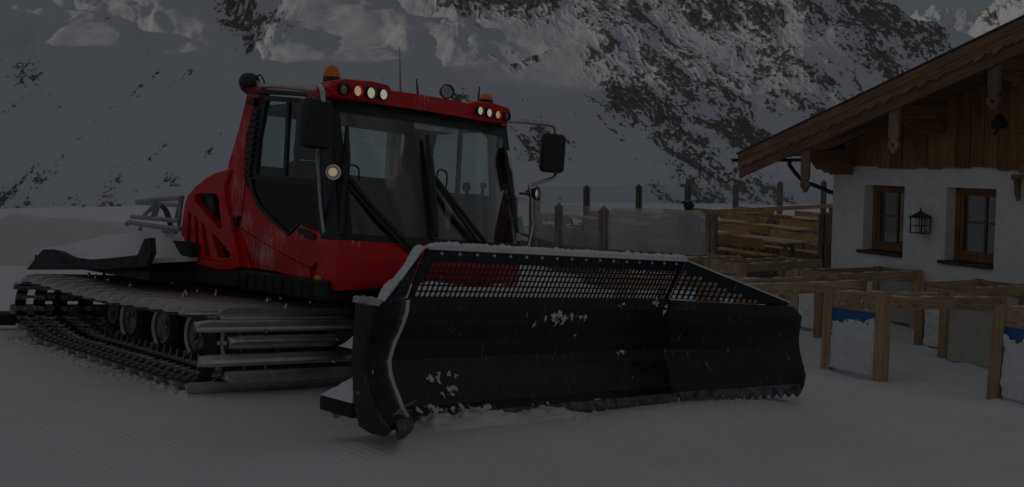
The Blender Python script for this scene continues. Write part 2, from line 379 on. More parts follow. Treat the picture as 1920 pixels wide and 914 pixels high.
# ------------------------------------------------------------------ materials of the buildings
def wood(name, dark, light, axis, rough=.7, scale=1.0, knots=.5, tilt=0.):
    m, n, l, p = mat(name)
    tc = N(n, 'ShaderNodeTexCoord'); oi = N(n, 'ShaderNodeObjectInfo'); mp = N(n, 'ShaderNodeMapping')
    sc = [16 * scale, 16 * scale, 16 * scale]; sc['xyz'.index(axis)] = .9 * scale
    mp.inputs['Scale'].default_value = sc
    sh = N(n, 'ShaderNodeVectorMath', operation='SCALE'); cb = N(n, 'ShaderNodeCombineXYZ')
    for i in range(3): l.new(oi.outputs['Random'], cb.inputs[i])
    l.new(cb.outputs[0], sh.inputs[0]); sh.inputs['Scale'].default_value = 37.
    va = N(n, 'ShaderNodeVectorMath', operation='ADD'); l.new(tc.outputs['Object'], va.inputs[0]); l.new(sh.outputs[0], va.inputs[1]); 
    mt_ = N(n, 'ShaderNodeMapping'); mt_.inputs['Rotation'].default_value = (0, tilt, 0); l.new(va.outputs[0], mt_.inputs['Vector']); l.new(mt_.outputs[0], mp.inputs['Vector'])
    n1 = N(n, 'ShaderNodeTexNoise', Scale=1.6, Detail=8., Roughness=.65, Distortion=1.1); l.new(mp.outputs[0], n1.inputs['Vector'])
    n2 = N(n, 'ShaderNodeTexNoise', Scale=1.7 * scale, Detail=4.); l.new(va.outputs[0], n2.inputs['Vector'])
    r = ramp(n, .28, dark, .72, light); l.new(n1.outputs['Fac'], r.inputs['Fac'])
    mr = N(n, 'ShaderNodeMapRange'); l.new(n2.outputs['Fac'], mr.inputs[0]); mr.inputs[1].default_value = .3; mr.inputs[2].default_value = .75; mr.inputs[3].default_value = 1 - .55 * knots; mr.inputs[4].default_value = 1.15
    mr2 = N(n, 'ShaderNodeMapRange'); l.new(oi.outputs['Random'], mr2.inputs[0]); mr2.inputs[3].default_value = .75; mr2.inputs[4].default_value = 1.2
    mu = N(n, 'ShaderNodeMath', operation='MULTIPLY'); l.new(mr.outputs[0], mu.inputs[0]); l.new(mr2.outputs[0], mu.inputs[1])
    sc2 = N(n, 'ShaderNodeVectorMath', operation='SCALE'); l.new(r.outputs[0], sc2.inputs[0]); l.new(mu.outputs[0], sc2.inputs['Scale'])
    l.new(sc2.outputs[0], p.inputs['Base Color']); p.inputs['Roughness'].default_value = rough; p.inputs['Specular IOR Level'].default_value = .25
    bump_to(n, l, n1.outputs['Fac'], p, .6, .012)
    return m
W_CLAD = wood('cladding_wood', (.18, .09, .034), (.46, .26, .115), 'z')
W_BEAM = wood('beam_wood', (.15, .08, .036), (.36, .21, .105), 'y')
W_BARGE = None
W_PEND = wood('carved_pendant_wood', (.13, .085, .06), (.36, .26, .19), 'z')
W_HONY = wood('rack_end_board_wood', (.21, .135, .08), (.62, .45, .30), 'y')
W_SOFFIT = wood('soffit_wood', (.22, .125, .06), (.46, .28, .15), 'y')
W_GREYZ = wood('weathered_post_wood', (.11, .095, .085), (.34, .295, .265), 'z', .85)
W_GREYX = wood('weathered_board_wood', (.075, .065, .06), (.23, .195, .175), 'x', .85)
W_HONZ = wood('rack_post_wood', (.30, .185, .095), (.68, .48, .30), 'z')
W_HONX = wood('rack_rail_wood', (.25, .165, .095), (.70, .52, .345), 'x')
W_YELX = wood('bench_wood', (.36, .20, .075), (.72, .47, .21), 'x')
W_TABX = wood('table_top_wood', (.42, .33, .23), (.72, .61, .47), 'x')
W_WIN = wood('window_frame_wood', (.18, .085, .042), (.38, .21, .11), 'z')
PLASTER = simple('white_plaster', (.82, .815, .815), .9, var=.05, scale=5, bump=.012, spec=.1)
DARKM = simple('dark_sheet_metal', (.035, .034, .036), .5, .3, .2)
STONE = simple('slate_sill', (.05, .047, .045), .6, 0, .3, 20)
RUST = simple('rusty_iron', (.07, .036, .024), .7, .3, .35, 30)
BLUE = simple('blue_sign_board', (.01, .13, .36), .5, 0, .08)
BOARDBACK = simple('pale_sign_back', (.46, .44, .41), .7, 0, .08, 6)
STEEL = simple('galvanised_steel', (.40, .41, .42), .35, .9, .15, 20)
def glass(name, tint, refl=1.0, rough=.02, milk=0., mcol=.62):
    m, n, l, p = mat(name); n.remove(p)
    out = n['Material Output']; tr = N(n, 'ShaderNodeBsdfTransparent', Color=(*tint, 1)); gl = N(n, 'ShaderNodeBsdfGlossy', Roughness=rough)
    mx = N(n, 'ShaderNodeMixShader')
    # Schlick reflectance that is the same for both faces of a pane
    ge = N(n, 'ShaderNodeNewGeometry'); dt = N(n, 'ShaderNodeVectorMath', operation='DOT_PRODUCT'); l.new(ge.outputs['Normal'], dt.inputs[0]); l.new(ge.outputs['Incoming'], dt.inputs[1])
    ab = N(n, 'ShaderNodeMath', operation='ABSOLUTE'); l.new(dt.outputs['Value'], ab.inputs[0]); iv = N(n, 'ShaderNodeMath', operation='SUBTRACT'); iv.inputs[0].default_value = 1; l.new(ab.outputs[0], iv.inputs[1])
    pw = N(n, 'ShaderNodeMath', operation='POWER'); l.new(iv.outputs[0], pw.inputs[0]); pw.inputs[1].default_value = 4.5
    fr = N(n, 'ShaderNodeMath', operation='MULTIPLY_ADD'); l.new(pw.outputs[0], fr.inputs[0]); fr.inputs[1].default_value = .94; fr.inputs[2].default_value = .045
    mu = N(n, 'ShaderNodeMath', operation='MULTIPLY'); mu.inputs[1].default_value = refl; mu.use_clamp = True
    l.new(fr.outputs[0], mu.inputs[0]); l.new(mu.outputs[0], mx.inputs[0]); l.new(gl.outputs[0], mx.inputs[2])
    if milk:
        df = N(n, 'ShaderNodeBsdfDiffuse', Color=(mcol, mcol * 1.02, mcol, 1)); tl = N(n, 'ShaderNodeBsdfTranslucent', Color=(mcol, mcol * 1.02, mcol, 1)); dm = N(n, 'ShaderNodeMixShader'); m2 = N(n, 'ShaderNodeMixShader')
        dm.inputs[0].default_value = .5; l.new(df.outputs[0], dm.inputs[1]); l.new(tl.outputs[0], dm.inputs[2])
        tc = N(n, 'ShaderNodeTexCoord'); nz = N(n, 'ShaderNodeTexNoise', Scale=1.2, Detail=5.); l.new(tc.outputs['Object'], nz.inputs['Vector'])
        mr = N(n, 'ShaderNodeMapRange'); l.new(nz.outputs['Fac'], mr.inputs[0]); mr.inputs[1].default_value = .3; mr.inputs[2].default_value = .7; mr.inputs[3].default_value = milk * .75; mr.inputs[4].default_value = min(1, milk * 1.25)
        l.new(mr.outputs[0], m2.inputs[0]); l.new(tr.outputs[0], m2.inputs[1]); l.new(dm.outputs[0], m2.inputs[2]); l.new(m2.outputs[0], mx.inputs[1])
    else: l.new(tr.outputs[0], mx.inputs[1])
    l.new(mx.outputs[0], out.inputs['Surface']); return m
G_WIN = glass('window_glass', (.45, .47, .48), 5.0)
G_CLEAR = glass('clear_screen_glass', (.93, .95, .95), .6)
G_MILK = glass('frosted_screen_glass', (.93, .94, .93), .5, .15, .42, .72); G_SEMI = glass('hazy_screen_glass', (.93, .94, .93), .5, .1, .18, .72)
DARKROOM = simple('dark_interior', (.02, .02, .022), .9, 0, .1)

# ------------------------------------------------------------------ chalet (gable wall to the left, seen obliquely)
CU = Vector((.418, -.908, 0)).normalized(); CV = Vector((.908, .418, 0)).normalized()      # along the gable, into the house
CO = Vector((6.24, 20.5, 0))
CM = Matrix(((CU.x, CV.x, 0, CO.x), (CU.y, CV.y, 0, CO.y), (0, 0, 1, 0), (0, 0, 0, 1)))
CMI = np.array(CM.inverted())
def CH(px, py, y):
    """point of the chalet's plane y = const (its own axes)"""
    d = CMI[:3, :3] @ wdir(px, py); o = CMI[:3, :3] @ CAMP + CMI[:3, 3]
    return o + d * ((y - o[1]) / d[1])
chalet = empty('chalet', CM, 'white plastered mountain hut with brown plank gable and carved wooden eaves', 'house')
WT = .38                                                         # wall thickness
def win_rect(a, b, c, d):   # left px, right px, top, bottom at the wall face
    l_, t_ = CH(*a, 0)[0], CH(*a, 0)[2]; r_ = CH(*b, 0)[0]; bt = CH(*c, 0)[2]
    return l_, r_, bt, t_
wins = [(CH(1619, 400, 0)[0], CH(1694, 400, 0)[0], CH(1692, 482, 0)[2], CH(1660, 348.5, 0)[2]),
        (CH(1773, 400, 0)[0], CH(1866, 400, 0)[0], CH(1864, 505, 0)[2], CH(1820, 353.5, 0)[2])]
ZW = float(CH(1700, 314, 0)[2])                                  # underside of the plank cladding
SL = None
OV = 1.22                                                        # roof overhang in front of the gable
pa, pb = CH(1384, 286.5, -OV), CH(1920, 29, -OV)
SLOPE = (pb[2] - pa[2]) / (pb[0] - pa[0])
W_BARGE = wood('bargeboard_wood', (.13, .068, .040), (.38, .225, .135), 'x', tilt=math.atan(SLOPE))
def roof_z(x): return pa[2] + SLOPE * (x - pa[0])                # top of the roof
LEN = 5.6
holes = [[(a, c), (b, c), (b, d), (a, d)] for a, b, c, d in wins]
w = MB(); w.plate([[(0, -1.2), (LEN, -1.2), (LEN, ZW + .3), (0, ZW + .3)]] + holes, lambda u, v, t: (u, t, v), 0, WT)
ow = w.build('wall', PLASTER, chalet, bevel=.035)
MB().box((0.002, WT, -1.2), (.35, 7, 2.3)).box((0.002, 6.6, -1.2), (LEN, 7, 2.3)).build('side_wall', PLASTER, chalet)
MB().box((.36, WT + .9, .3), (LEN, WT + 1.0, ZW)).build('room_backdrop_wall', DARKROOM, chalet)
for i, (a, b, c, d) in enumerate(wins):
    f0 = CH((1642.7, 1801)[i], 400, .22)[0]; y = .22
    fr = MB()
    fr.plate([[(a + .002, c + .05), (b, c + .05), (b, d - .002), (a + .002, d - .002)], [(a + .10, c + .15), (b - .09, c + .15), (b - .09, d - .09), (a + .10, d - .09)]], lambda u, v, t: (u, t, v), y, y + .12)
    wf = fr.build('window', W_WIN, chalet, bevel=.006)
    # sash with cross bars
    x0, x1, z0, z1 = a + .10, b - .09, c + .15, d - .09
    sash = MB(); sash.plate([[(x0 + .003, z0 + .003), (x1 - .003, z0 + .003), (x1 - .003, z1 - .003), (x0 + .003, z1 - .003)], [(x0 + .06, z0 + .06), (x1 - .05, z0 + .06), (x1 - .05, z1 - .05), (x0 + .06, z1 - .05)]], lambda u, v, t: (u, t, v), y + .02, y + .09)
    sash.build('sash', W_WIN, wf, bevel=.005)
    xm, zm = x0 + (x1 - x0) * .62, z0 + (z1 - z0) * .53
    MB().box((xm - .018, y + .03, z0 + .055), (xm + .018, y + .08, z1 - .045)).build('mullion', W_WIN, wf)
    MB().box((x0 + .055, y + .034, zm - .016), (xm - .018, y + .076, zm + .016)).box((xm + .018, y + .034, zm - .016), (x1 - .045, y + .076, zm + .016)).build('glazing_bar', W_WIN, wf)
    for (p0, p1, q0, q1) in ((x0 + .05, xm, z0 + .05, zm), (xm, x1 - .04, z0 + .05, zm), (x0 + .05, xm, zm, z1 - .04), (xm, x1 - .04, zm, z1 - .04)):
        MB().box((p0, y + .053, q0), (p1, y + .058, q1)).build('pane', G_WIN, wf)
    MB().box((x0 + .05, y + .16, z0 - .1), (x0 + .05 + (x1 - x0) * .28, y + .2, z1)).build('curtain', simple('curtain_cloth', (.45, .46, .46), .9), wf)
    MB().box((a - .1, -.06, c - .012), (b + .0, .215, c + .048)).build('sill', STONE, wf, bevel=.006)
# cladding planks
seams = [1583, 1603, 1623, 1646, 1669, 1691, 1715, 1738, 1764, 1791, 1817, 1843, 1870, 1890]
xs = [float(CH(s_, 320, -.05)[0]) for s_ in seams]
while xs[-1] < LEN: xs.append(xs[-1] + .27)
xs[0] = max(xs[0], -.2)
for i in range(len(xs) - 1):
    a, b = xs[i] + .006, xs[i + 1] - .006; dz = rnd.uniform(-.03, .03); yy = -.05 - rnd.uniform(0, .018)
    za, zb = roof_z(a) - .33, roof_z(b) - .33
    m_ = MB(); m_.hexa([(a, yy, ZW + dz), (b, yy, ZW + dz), (b, -.003, ZW + dz), (a, -.003, ZW + dz), (a, yy, za), (b, yy, zb), (b, -.003, zb), (a, -.003, za)])
    m_.build('plank', W_CLAD, chalet, bevel=.004)
MB().hexa([(-.25, .004, ZW + .32), (LEN, .004, ZW + .32), (LEN, .3, ZW + .32), (-.25, .3, ZW + .32), (-.25, .004, roof_z(-.25) - .3), (LEN, .004, roof_z(LEN) - .3), (LEN, .3, roof_z(LEN) - .3), (-.25, .3, roof_z(-.25) - .3)]).build('gable_wall', DARKROOM, chalet)
# near-black clover inlay on the planks, its colour standing in for a shaded hole
cc = CH(1873, 232, -.075); cl = MB(); R_ = .075
for dx, dz in ((0, .085), (-.08, -.01), (.08, -.01)):
    cl.plate([[(cc[0] + dx + R_ * math.cos(t), cc[2] + dz + R_ * math.sin(t)) for t in np.linspace(0, 2 * math.pi, 15)[:-1]]], lambda u, v, t: (u, t + dz * .01, v), -.0745, -.06)
cl.plate([[(cc[0] - .025, cc[2] + .05), (cc[0] + .025, cc[2] + .05), (cc[0] + .0, cc[2] - .1), (cc[0] - .10, cc[2] - .19), (cc[0] - .12, cc[2] - .16), (cc[0] - .03, cc[2] - .08)]], lambda u, v, t: (u, t, v), -.0735, -.06)
cl.build('dark_clover_inlay', DARKROOM, chalet)
# roof: sheet-metal edge, boards under it
X0, X1 = pa[0], LEN + .6
def slab(x0, x1, y0, y1, d0, d1): return MB().hexa([(x0, y0, roof_z(x0) - d1), (x1, y0, roof_z(x1) - d1), (x1, y1, roof_z(x1) - d1), (x0, y1, roof_z(x0) - d1), (x0, y0, roof_z(x0) - d0), (x1, y0, roof_z(x1) - d0), (x1, y1, roof_z(x1) - d0), (x0, y1, roof_z(x0) - d0)])
rf = slab(X0 - .03, X1, -OV - .03, 7.4, 0, .035).build('roof', DARKM, chalet)
slab(X0 + .03, X1, -OV + .02, 7.3, .036, .09).build('roof_boarding', W_SOFFIT, rf)
for k in range(9):                                               # soffit boards seen from below
    y0 = -OV + .05 + k * .14; slab(X0 + .05, X1, y0 + .004, y0 + .136, .0905, .112 + .003 * (k % 2)).build('soffit_board', W_SOFFIT, rf)
xe, xf = X0 + .02, X1
def barge(name, d0, d1, y0, y1, parent=rf, mt=W_BARGE):
    return slab(xe, xf, y0, y1, d0, d1).build(name, mt, parent, bevel=.004)
barge('fascia_board', .04, .19, -OV - .025, -OV + .015)
barge('inner_rafter', .115, .36, -OV + .34, -OV + .44)
barge('bargeboard', .18, .52, -OV + .018, -OV + .055)
# scalloped board between the two
sc_ = MB(); up_ = []; dn_ = []; n_ = 300
for i in range(n_ + 1):
    x = xe + (xf - xe) * i / n_; ph = (x / .36) % 1
    ph2 = (x / .12) % 1; cut = .022 * abs(math.sin(ph2 * math.pi)) ** .6 + .030 * (math.sin(ph * 2 * math.pi) > .2) + .012 * math.sin(x * 23)
    up_.append((x, roof_z(x) - .19)); dn_.append((x, roof_z(x) - .385 + .085 - cut))
for i in range(n_):
    (a, b), (c, d), (e, f_), (g_, h_) = up_[i], up_[i + 1], dn_[i + 1], dn_[i]
    sc_.hexa([(a, -OV - .012, b), (c, -OV - .012, d), (e, -OV - .012, f_), (g_, -OV - .012, h_), (a, -OV + .017, b), (c, -OV + .017, d), (e, -OV + .017, f_), (g_, -OV + .017, h_)])
sc_.build('scalloped_board', W_BARGE, rf)
# purlins with carved pendants
def pendant(xc, ztop, zbot, wd, y):
    L = ztop - zbot; P = [(-.5, 1), (-.5, .34), (-.40, .30), (-.30, .27), (-.52, .22), (-.56, .15), (-.40, .10), (-.22, .07), (-.24, .03), (0, 0), (.24, .03), (.22, .07), (.40, .10), (.56, .15), (.52, .22), (.30, .27), (.40, .30), (.5, .34), (.5, 1)]
    o_ = [(xc + u * wd, zbot + v * L) for u, v in P]
    hole = [(xc + wd * .17 * math.cos(t), zbot + L * (.16 + .035 * math.sin(t) + .012 * abs(math.cos(t)))) for t in np.linspace(0, 2 * math.pi, 11)[:-1]]
    return MB().plate([o_, hole], lambda u, v, t: (u, t, v), y, y + .05).build('pendant', W_PEND, chalet, bevel=.004)
def purlin(px_l, px_r, py_t, py_b, ptop, pbot, dbl=True):
    a = CH(px_r, py_t, -.07); b = CH(px_r, py_b, -.07); x = a[0]; hh = a[2] - b[2]; wd = .20
    zt = a[2]; m_ = MB().box((x - wd, -OV + .1, zt - hh * .5 + .003), (x, .0, zt)); m_.build('purlin', W_BEAM, chalet, bevel=.012)
    m2 = MB(); yk = -OV + .28
    pr = [(yk + .25, zt - hh * .5), (-.07, zt - hh * .5), (-.07, zt - hh), (yk + .45, zt - hh), (yk + .42, zt - hh * .9), (yk + .3, zt - hh * .92), (yk + .26, zt - hh * .8), (yk + .12, zt - hh * .78), (yk, zt - hh * .5)]
    m2.plate([pr], lambda u, v, t: (t, u, v), x - wd + .015, x - .015); m2.build('corbel', W_BEAM, chalet, bevel=.01)
    pt, pb_ = CH(px_l, ptop, -OV + .04), CH(px_l, pbot, -OV + .04)
    pendant(x - wd / 2, min(pt[2], roof_z(x) - .35), pb_[2], .22, -OV + .06)
purlin(1494, 1602, 281, 328, 278, 361); purlin(1681, 1776, 198, 251, 190, 289); purlin(1877, 1972, 103, 168, 100, 207)
# gutter and downpipe
g0 = CH(1384, 305, -OV - .1)
gut = MB(); gy0, gy1 = -OV - .1, 7.3; gx_, gz_ = X0 - .03, roof_z(X0) - .12; ring = []
for k in range(13):
    t = math.pi + math.pi * k / 12; ring.append((gx_ + .07 * math.cos(t), gz_ + .07 * math.sin(t)))
gut.grid([[(a, gy0, b) for a, b in ring], [(a, gy1, b) for a, b in ring]]); gut.add([(a, gy0, b) for a, b in ring], [tuple(range(13))])
gut.build('gutter', DARKM, chalet, smooth=True)
dp = [(gx_ + .02, .35, gz_ - .05), (gx_ + .03, .35, gz_ - .16)]
q1 = CH(1504, 338, .12); q2 = CH(1553, 359, .12); q3 = CH(1558, 372, .12)
dpts = smooth_pts([(gx_, .12, gz_ - .06), (gx_, .12, gz_ - .15), tuple(q1), tuple((q1 + q2) / 2), tuple(q2), (-.05, .12, q3[2]), (-.05, .12, 1.2), (-.05, .12, -.3)], 5)
MB().tube(dpts, .042, 10).build('downpipe', DARKM, chalet, smooth=True)
# gable window frame just entering on the right
gw = CH(1912, 250, -.09)
MB().box((gw[0] - .0, -.13, gw[2] - .02), (gw[0] + .9, -.075, gw[2] + .08)).box((gw[0] + .03, -.11, gw[2] - .62), (gw[0] + .12, -.075, gw[2] - .02)).box((gw[0] - .04, -.2, gw[2] - .72), (gw[0] + .9, -.075, gw[2] - .64)).build('gable_window_frame', W_BARGE, chalet, bevel=.006)
MB().plate([[(-.2, 0), (-.075, 0), (-.075, -.3), (-.1, -.34), (-.13, -.26), (-.17, -.2), (-.16, -.1)]], lambda u, v, t: (gw[0] + t, u, gw[2] - .722 + v), 0, .06).build('carved_bracket', W_BARGE, chalet)
# a second, right half of the roof and house beyond the frame
xr = X1; zr = roof_z(xr)
MB().hexa([(xr, -OV - .03, zr - .035), (xr + 6, -OV - .03, zr - .035 - 6 * SLOPE), (xr + 6, 7.4, zr - .035 - 6 * SLOPE), (xr, 7.4, zr - .035), (xr, -OV - .03, zr), (xr + 6, -OV - .03, zr - 6 * SLOPE), (xr + 6, 7.4, zr - 6 * SLOPE), (xr, 7.4, zr)]).build('roof', DARKM, chalet)
MB().box((LEN, .003, -1.2), (LEN + 5.2, WT, ZW + .6)).build('wall', PLASTER, chalet)

# lantern on the wall
lm = CM @ Matrix.Translation(Vector(CH(1725, 438, -.16)))
lan = empty('wall_lantern', lm, 'small rusty iron lantern with pitched roof on the white hut wall', 'lantern')
sx_ = CH(1741, 425, -.16)[0] - CH(1709, 425, -.16)[0]; lw = sx_ * .33; lh = .27
fr = MB()
for a in (-1, 1):
    for b in (-1, 1): fr.box((a * lw - .008, b * lw * .8 - .008, .012), (a * lw + .008, b * lw * .8 + .008, lh))
    fr.box((a * lw - .004, -lw * .8, lh * .5 - .004), (a * lw + .004, lw * .8, lh * .5 + .004)); fr.box((-lw, a * lw * .8 - .004, lh * .5 - .004), (lw, a * lw * .8 + .004, lh * .5 + .004))
    fr.box((-.004, a * lw * .8 - .004, .012), (.004, a * lw * .8 + .004, lh))
fr.box((-lw - .01, -lw * .8 - .01, 0), (lw + .01, lw * .8 + .01, .012))
fr.build('frame', RUST, lan)
e_ = lw * 1.32; rfm = MB().add([(-e_, -e_ * .8, lh), (e_, -e_ * .8, lh), (e_, e_ * .8, lh), (-e_, e_ * .8, lh), (-.02, 0, lh + .12), (.02, 0, lh + .12)], [(0, 1, 5, 4), (2, 3, 4, 5), (1, 2, 5), (3, 0, 4), (0, 3, 2, 1)])
rfm.lathe([(0, .018), (.03, .018), (.032, .028), (.045, .01), (.06, .012), (.07, 0)], (0, 0, lh + .11), (0, 0, 1), 8)
rfm.build('lantern_roof', RUST, lan)
MB().box((-lw, -lw * .8 + .003, .02), (lw, -lw * .8 + .005, lh - .005)).box((-lw + .001, lw * .8 - .005, .02), (lw - .001, lw * .8 - .003, lh - .005)).build('pane', G_CLEAR, lan)
MB().lathe([(0, .03), (.09, .03), (.1, .004), (.115, .004)], (0, 0, .012), (0, 0, 1), 10).build('candle', simple('wax', (.5, .45, .36), .6), lan)
MB().bar((0, lw * .8, lh * .9), (0, .155, lh * .9), .015, .015).bar((0, lw * .8, .03), (0, .155, .03), .015, .015).build('bracket', RUST, lan)

# ------------------------------------------------------------------ ski racks
def at_depth(px, depth): return Vector(((px - CX) / F * depth, depth))
def snow_crust(name, w_, h_, seed, top_gap, parent, y, raggedness=.09, thick=.02, bottom=0.):
    nx, nz = 84, 96; m_ = MB(); ok = {}
    vs, idx = [], {}
    for i in range(nx + 1):
        for j in range(nz + 1):
            u, v = i / nx, j / nz; n0 = mnoise(Vector((u * 5, v * 5, seed))) + .6 * mnoise(Vector((u * 14, v * 14, seed + 3)))
            edge = min(u, 1 - u) * w_ + .012 + .022 * mnoise(Vector((v * 9, u * 3, seed + 8))); topd = (1 - v) * h_ - top_gap
            d = min(edge + .02 * n0, topd + raggedness * n0)
            ok[i, j] = d > 0
            t = thick * min(1, max(0, d) / .08) ** .5 * (1 + .5 * n0)
            idx[i, j] = len(vs); vs.append((u * w_, y - .004 - max(0, t), bottom + v * h_))
    fs = [(idx[i, j], idx[i + 1, j], idx[i + 1, j + 1], idx[i, j + 1]) for i in range(nx) for j in range(nz) if ok[i, j] and ok[i + 1, j] and ok[i + 1, j + 1] and ok[i, j + 1]]
    m_.add(vs, fs); return m_.build(name, SNOW, parent, smooth=True)
rack_n = 0
def ski_rack(L1, L2, L4, label, h=1.02, sink=.25, fresh=False, gap=.05, npegs=8, far_panel=True, front_panel=True):
    """L1, L2: feet of the end frame with the sign; L4: far foot on L2's side"""
    global rack_n; rack_n += 1; sd = rack_n * 3.7
    L1, L2, L4 = (Vector((p[0], p[1], float(ground_z(p[0], p[1])))) for p in (L1, L2, L4))
    ex = (L4 - L2); ln = ex.length; ex.normalize(); ey = (L1 - L2); wd = ey.length; ey = (ey - ex * ey.dot(ex)).normalized(); wd = (L1 - L2).dot(ey); ez = ex.cross(ey)
    if ez.z < 0: ez = -ez
    skew = (L1 - L2).dot(ex)
    M = Matrix((( ex.x, ey.x, ez.x, L2.x), (ex.y, ey.y, ez.y, L2.y), (ex.z, ey.z, ez.z, L2.z), (0, 0, 0, 1)))
    r = empty('ski_rack', M, label, 'ski rack', 'wooden ski racks in front of the hut')
    wz, wx = (W_HONZ, W_HONX); s = .066
    posts = [(0, 0), (skew, wd), (ln, 0), (ln + skew, wd)]
    for i, (x, y) in enumerate(posts):
        o = MB().box((-s, -s, -sink), (s, s, h)).build('post', wz, r, bevel=.006); o.location = (x, y, 0)
        if i in (0, 1, 2):
            b = MB().lathe([(0, .022), (.012, .022), (.016, .012)], (0, -s, h - .07), (0, -1, 0), 8); b.build('bolt', STEEL, o)
    # end boards (between the two posts of a frame), lying in the frame's own direction
    fd = Vector((skew, wd, 0)).normalized(); fn = Vector((fd.y, -fd.x, 0)); fl = Vector((skew, wd, 0)).length
    for k, x in enumerate((0, ln)):
        Mf = Matrix(((fd.x, -fn.x, 0, x), (fd.y, -fn.y, 0, 0), (0, 0, 1, 0), (0, 0, 0, 1))) if True else None
        side = 1 if k == 0 else -1                                # outer face
        bd = MB().box((s + .002, -.03, h - .22), (fl - s - .002, .03, h - .01), Mf).build('end_board', W_HONY, r, bevel=.006)
        if k == 0:
            for t in (.34, .66): MB().lathe([(0, .026), (.014, .026), (.02, .014)], Mf @ Vector((fl * t, .03, h - .11)), Mf.to_3x3() @ Vector((0, 1, 0)), 10).build('bolt', STEEL, bd)
        if (k == 0 and front_panel) or (k == 1 and far_panel):
            pn = MB().box((s + .004, -.012, gap), (fl - s - .004, .012, h - .225), Mf).build('sign_panel', BLUE if k == 0 else BOARDBACK, r)
            if k == 0:
                c = snow_crust('snow_crust', fl - 2 * s - .03, h - .23 - gap, sd, .10, pn, 0, thick=.035, bottom=gap)
                c.matrix_local = Mf @ Matrix(((1, 0, 0, s + .015), (0, -1, 0, .012), (0, 0, 1, 0), (0, 0, 0, 1)))
                fresh and MB().box((s, -.025, gap - .05), (fl - s, .025, gap - .002), Mf).build('bottom_rail', wx, r)
    # long rails with ski pegs
    for y0, off in ((0, 0), (wd, skew)):
        a, b = off, off + ln; sg = -1 if y0 == 0 else 1
        rl = MB().box((a + s + .002, y0 - .028, h - .17), (b - s - .002, y0 + .028, h - .012)).build('rail', wx, r, bevel=.008)
        pg = MB()
        for i in range(npegs):
            x = a + s + (b - a - 2 * s) * (i + .6) / npegs
            for yy in ((-.028, -.15),):
                pg = MB().tube([(x, y0 + yy[0], h - .125), (x + .02, y0 + yy[1], h - .10)], .013, 6)
                pg.build('peg', wx, rl, smooth=True)
        # thin broken line of snow on the rail
        for k in range(4):
            q0 = a + s + (b - a - 2 * s) * (k / 4 + .06 * rnd.random()); q1 = q0 + (b - a) * (.06 + .15 * rnd.random()); q1 = min(q1, b - s - .01); P = []
            for i in range(14):
                x = q0 + (q1 - q0) * i / 13; hg = (.010 + .010 * mnoise(Vector((x * 7, y0 * 3, sd)))) * math.sin(math.pi * (i + .3) / 13.6)
                P.append([(x, y0 - .024, h - .0125), (x, y0 - .012, h - .012 + max(hg, .0005)), (x, y0 + .014, h - .012 + max(hg, .0005)), (x, y0 + .025, h - .0125)])
            MB().grid(P).build('snow_strip', SNOW, rl, smooth=True)
    return r
e2 = Vector((2.23, 1.8))
def shift(p, q): return (p[0] + q[0], p[1] + q[1])
A1, A2 = at_depth(1560, 13.3), at_depth(1661, 12.3)
ski_rack(A1, A2, A2 + e2, 'weathered ski rack with a snow-plastered blue sign, in the middle of the front row', far_panel=True)
B1 = at_depth(1881, 11.35)
ski_rack(B1, B1 + Vector((.42, -.95)), B1 + Vector((.42, -.95)) + e2, 'nearest ski rack, cut by the right edge of the picture, blue sign half under snow')
C1, C2, C4 = at_depth(1499, 18.1), at_depth(1570, 17.2), at_depth(1724, 18.3)
ski_rack(C1, C2, C4, 'ski rack reaching the hut wall below the left window')
D4, D3 = at_depth(1619, 15.85), at_depth(1542, 16.8)
ski_rack(D3 - e2, D4 - e2, D4, 'brown ski rack whose rail comes out from behind the right tip of the plough', front_panel=False, far_panel=False)
E1, E2 = at_depth(1734, 16.1), at_depth(1824, 15.4)
ski_rack(E1, E2, E2 + Vector((1.16, .72)), 'honey-coloured ski rack with a framed panel under the right window', npegs=6, far_panel=False, fresh=True)
F1, F2, F4 = at_depth(1333, 19.9), at_depth(1395, 19.3), at_depth(1537, 19.7)
ski_rack(F1, F2, F4, 'ski rack with a blue sign strip in front of the grey deck post', npegs=7)
G4 = at_depth(1413, 16.1)
ski_rack(G4 + Vector((-.4, .95)) - e2, G4 - e2, G4, 'ski rack just above the sloping wing of the plough', front_panel=False, far_panel=False)
H1, H2, H4 = at_depth(1189, 20.9), at_depth(1244, 20.4), at_depth(1386, 20.5)
ski_rack(H1, H2, H4, 'farthest ski rack, its bolted end board over the snow on the plough', npegs=7, far_panel=False)

